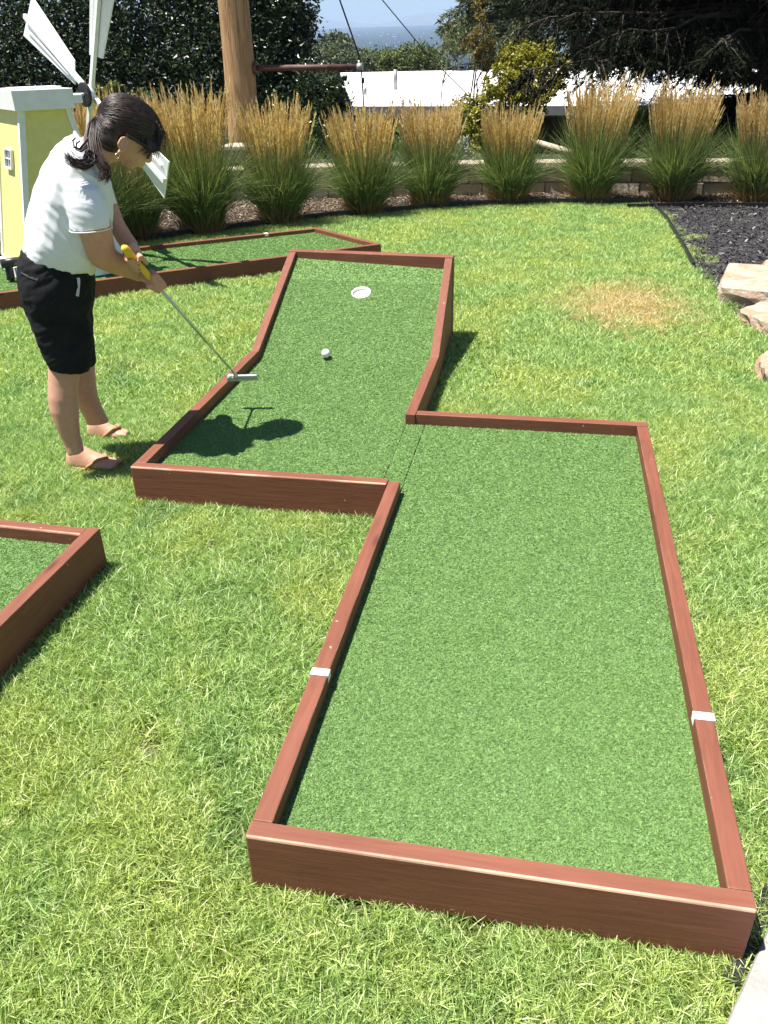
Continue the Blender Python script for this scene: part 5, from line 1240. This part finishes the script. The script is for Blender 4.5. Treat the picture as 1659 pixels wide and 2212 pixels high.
# spruces
MT['needle'] = leaf_mat('needle', [(0, (.028, .040, .014)), (.5, (.075, .098, .034)), (.85, (.15, .175, .06)), (1, (.25, .26, .10))], .55, .1)
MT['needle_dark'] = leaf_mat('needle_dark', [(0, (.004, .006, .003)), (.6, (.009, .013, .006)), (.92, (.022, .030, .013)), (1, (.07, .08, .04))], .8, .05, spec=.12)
def spruce(label, base, H, Rmax, z_lo, seed, mat, sectors=None, nb=85, nsub=26, needles=22, nl=.085, droop=.30, bare=0.0, dead_twigs=0):
    """whorls of drooping boughs; every bough carries hanging twigs set with needles"""
    rg = np.random.default_rng(seed); base = np.array(base, float); t_ = thing('spruce_tree', label, 'tree', base)
    tk = MB(); tk.tube([base+(0, 0, z_) for z_ in (0, H*.3, H*.7, H)], [.26, .20, .10, .02], 10)
    bm_ = MB(); mbn = MB(); dd_ = MB()
    for i in range(nb):
        u_ = (i+rg.uniform(0, 1))/nb; z_ = z_lo+(H-z_lo)*u_**1.15; L = Rmax*(1-(z_-z_lo*.4)/H)**.75*rg.uniform(.75, 1.1)
        a = rg.uniform(*sectors) if sectors else rg.uniform(0, 2*math.pi); dv = np.array([math.cos(a), math.sin(a), 0])
        p = base+(0, 0, z_); m_ = 10; tt_ = np.linspace(0, 1, m_)
        pts = np.array([p+dv*L*q+np.array([0, 0, L*(.10*q-droop*q*q+.10*q**3)])+rg.normal(0, .012*L, 3)*q for q in tt_])
        bm_.tube(pts, np.linspace(.040, .006, m_), 6)
        side = np.cross(dv, (0, 0, 1.))
        for j in range(nsub):
            q = rg.uniform(.16+bare, 1)**.8; k = min(int(q*(m_-1)), m_-2); f_ = q*(m_-1)-k; s0 = pts[k]*(1-f_)+pts[k+1]*f_
            sg = rg.choice([-1, 1]); tl = L*rg.uniform(.12, .26)*(1.15-q*.6); td = unit(np.array([dv*rg.uniform(.3, .8)+side*sg*rg.uniform(.2, .9)+np.array([0, 0, -rg.uniform(.15, 1.0)])]))[0]
            s1 = s0+td*tl+np.array([0, 0, -.12*tl])
            if rg.uniform() < .45: bm_.tube([s0, (s0+s1)/2+(0, 0, .02), s1], [.009, .006, .003], 4)
            n = needles; w_ = rg.uniform(0, 1, n)[:, None]; P = s0*(1-w_)+s1*w_+rg.normal(0, .012, (n, 3)); A = unit(td+rg.normal(0, .65, (n, 3))+np.array([0, 0, -.15])); B = unit(np.cross(A, rg.normal(size=(n, 3))))
            ln = nl*rg.uniform(.6, 1.3, n)[:, None]; mbn.add(*leaves(P, A*ln*.5, B*ln*.10, np.clip(rg.uniform()*.5+rg.uniform(0, .5, n), 0, 1)))
        for j in range(dead_twigs):
            q = rg.uniform(.05, .75); k = min(int(q*(m_-1)), m_-2); s0 = pts[k]; td = unit(np.array([dv*rg.uniform(-.1, .9)+side*rg.uniform(-.9, .9)+np.array([0, 0, -rg.uniform(.1, 1.1)])]))[0]; tl = rg.uniform(.25, .8)
            dd_.tube([s0, s0+td*tl*.5+rg.normal(0, .03, 3), s0+td*tl+rg.normal(0, .06, 3)+(0, 0, .05)], [.007, .005, .002], 4)
    tk.build('trunk', 'bark', t_, True); bm_.build('boughs', 'bark', t_, True); mbn.build('needles', mat, t_)
    if dead_twigs: dd_.build('dead_twigs', 'grey_twig', t_, True)
    return t_
sb = atY(1235, 200, 28.5); spruce('olive-green spruce standing beyond the white roof, boughs reaching left over the valley', (sb[0], 28.5, gz(sb[0], 28.5)), 14.0, 6.3, 2.2, 11, 'needle', None, 200, 48, 36, .19, .28)
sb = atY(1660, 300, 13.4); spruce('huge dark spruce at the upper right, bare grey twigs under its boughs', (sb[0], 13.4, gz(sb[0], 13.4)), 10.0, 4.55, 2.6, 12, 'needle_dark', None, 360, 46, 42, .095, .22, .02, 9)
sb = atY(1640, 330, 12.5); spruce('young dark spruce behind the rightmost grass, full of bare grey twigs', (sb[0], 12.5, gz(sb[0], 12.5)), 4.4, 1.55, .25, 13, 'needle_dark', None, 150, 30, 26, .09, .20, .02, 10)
# yellow honey-locust and green shrubs between wall and house
MT['yellow_leaf'] = leaf_mat('yellow_leaf', [(0, (.12, .125, .018)), (.5, (.29, .28, .04)), (1, (.50, .47, .10))], .5, .35)
MT['green_leaf'] = leaf_mat('green_leaf', [(0, (.035, .065, .018)), (.5, (.085, .14, .035)), (1, (.20, .26, .09))], .45, .3)
MT['silver_leaf'] = leaf_mat('silver_leaf', [(0, (.16, .19, .15)), (1, (.40, .44, .38))], .6, .2)
Yh = 12.6
b = [bl(1120, 135, Yh+.4, .30), bl(1150, 165, Yh+.2, .34), bl(1085, 185, Yh, .30), bl(1120, 205, Yh, .28), bl(1060, 235, Yh, .28), bl(1150, 235, Yh, .28), bl(1165, 190, Yh+.1, .32), bl(1110, 160, Yh+.3, .30), bl(1200, 150, Yh+.4, .24), bl(1020, 235, Yh-.1, .26), bl(1020, 270, Yh, .32), bl(1080, 265, Yh, .2), bl(1000, 310, Yh-.2, .32), bl(1175, 120, Yh+.4, .26), bl(1040, 320, Yh-.2, .35)]
tree('honey_locust', 'small yellow-leaved tree in front of the white roof', 'tree', (b[5][0][0], Yh, gz(b[5][0][0], Yh)), b, 12500, .055, 'yellow_leaf', 8, .04, aspect=.33)
b = [bl(1040, 45, 12.9, .20, .2, .42), bl(1022, 95, 12.9, .20), bl(1055, 110, 12.9, .20), bl(1030, 140, 12.9, .16)]
MT['olive_leaf'] = leaf_mat('olive_leaf', [(0, (.10, .075, .018)), (.5, (.20, .15, .04)), (1, (.34, .27, .09))], .5, .3)
tree('honey_locust', 'slim bronze-yellow tree top standing against the left spruce', 'tree', (b[1][0][0], 12.9, gz(b[1][0][0], 12.9)), b, 1100, .055, 'olive_leaf', 9, .022)
b = [bl(1385, 300, 11.6, .34), bl(1370, 345, 11.4, .34), bl(1410, 335, 11.5, .30), bl(1390, 270, 11.7, .25)]
tree('shrub', 'fresh green shrub between the two tallest grasses at the right', 'shrub', (b[1][0][0], 11.5, gz(b[1][0][0], 11.5)), b, 5200, .055, 'green_leaf', 10, .03, aspect=.33)
b = [bl(1530, 330, 11.4, .26), bl(1555, 360, 11.2, .24), bl(1510, 300, 11.5, .2), bl(1540, 300, 11.5, .15)]
tree('shrub', 'loose leafy shrub in front of the dark spruce near the right edge', 'shrub', (b[1][0][0], 11.4, gz(b[1][0][0], 11.4)), b, 900, .06, 'green_leaf', 14, .03, aspect=.33)
b = [bl(985, 330, 10.9, .22), bl(1000, 345, 10.7, .2), bl(960, 345, 10.7, .22)]
tree('shrub', 'low silver-leaved plant on top of the wall', 'shrub', (b[1][0][0], 10.8, WTOP-.06), b, 800, .06, 'silver_leaf', 15, .02)
b = [bl(950, 300, 11.4, .3), bl(900, 300, 11.4, .3), bl(560, 340, 11.2, .3), bl(470, 340, 11.0, .3), bl(700, 330, 11.2, .32), bl(750, 320, 11.3, .30), bl(640, 330, 11.2, .32), bl(830, 330, 11.2, .30), bl(880, 340, 11.1, .25)]
tree('shrub', 'dim green shrub behind the grasses under the strut', 'shrub', (b[1][0][0], 11.3, gz(b[1][0][0], 11.3)), b, 4500, .06, 'green_leaf', 16, .03)
b = [bl(260, 195, 10.6, .22), bl(235, 225, 10.6, .25), bl(300, 225, 10.7, .22), bl(205, 215, 10.6, .2)]
tree('shrub', 'pale green shrub with light leaves behind the head of the bent woman', 'shrub', (b[1][0][0], 10.8, gz(b[1][0][0], 10.8)), b, 900, .07, 'green_leaf', 17, .03, aspect=.33)
# bare twiggy sapling in front of the roof
sp = thing('bare_sapling', 'leafless sapling with thin forked branches before the white roof', 'tree', tuple(atY(955, 330, 11.9)))
tw2 = MB(); root = atY(955, 330, 11.9)
def fork(p, d, L, r, lv):
    q = p+d*L; tw2.tube([p, (p+q)/2+rng.normal(0, .03*L, 3), q], [r, r*.8, r*.6], 5)
    if lv:
        for k_ in range(rng.integers(2, 4)): fork(q, unit((d+rng.normal(0, .42, 3)+np.array([0, 0, .12]))[None])[0], L*rng.uniform(.55, .85), r*.58, lv-1)
fork(root, np.array([-.05, 0, 1.]), .55, .016, 4); tw2.build('branches', 'grey_twig', sp, True)
# fallen log beyond the wall
la, lb = atY(1168, 310, 11.6), atY(1222, 326, 11.2)
tag(MB().tube([la+(lb-la)*-.4, la, lb, lb+(lb-la)*.5], [.035, .040, .042, .04], 10).build('fallen_log', 'capstone', None, True), 'pale fallen log lying in the shade beyond the wall', 'log')

# ------------------------------------------------------------------ the blue air over the valley
m = bpy.data.materials.new('haze_air'); m.use_nodes = True; nt_ = m.node_tree; nt_.nodes.clear()
ho = nt_.nodes.new('ShaderNodeOutputMaterial'); hv = nt_.nodes.new('ShaderNodeVolumePrincipled')
hv.inputs['Color'].default_value = (.50, .70, 1, 1); hv.inputs['Density'].default_value = .00017; hv.inputs['Anisotropy'].default_value = 0.0
nt_.links.new(hv.outputs[0], ho.inputs['Volume'])
hz_ = MB().box((-8200, -80, -140), (6200, 11600, 430)).build('haze', m); tag(hz_, 'thin blue haze over the valley', 'haze', kind='stuff')
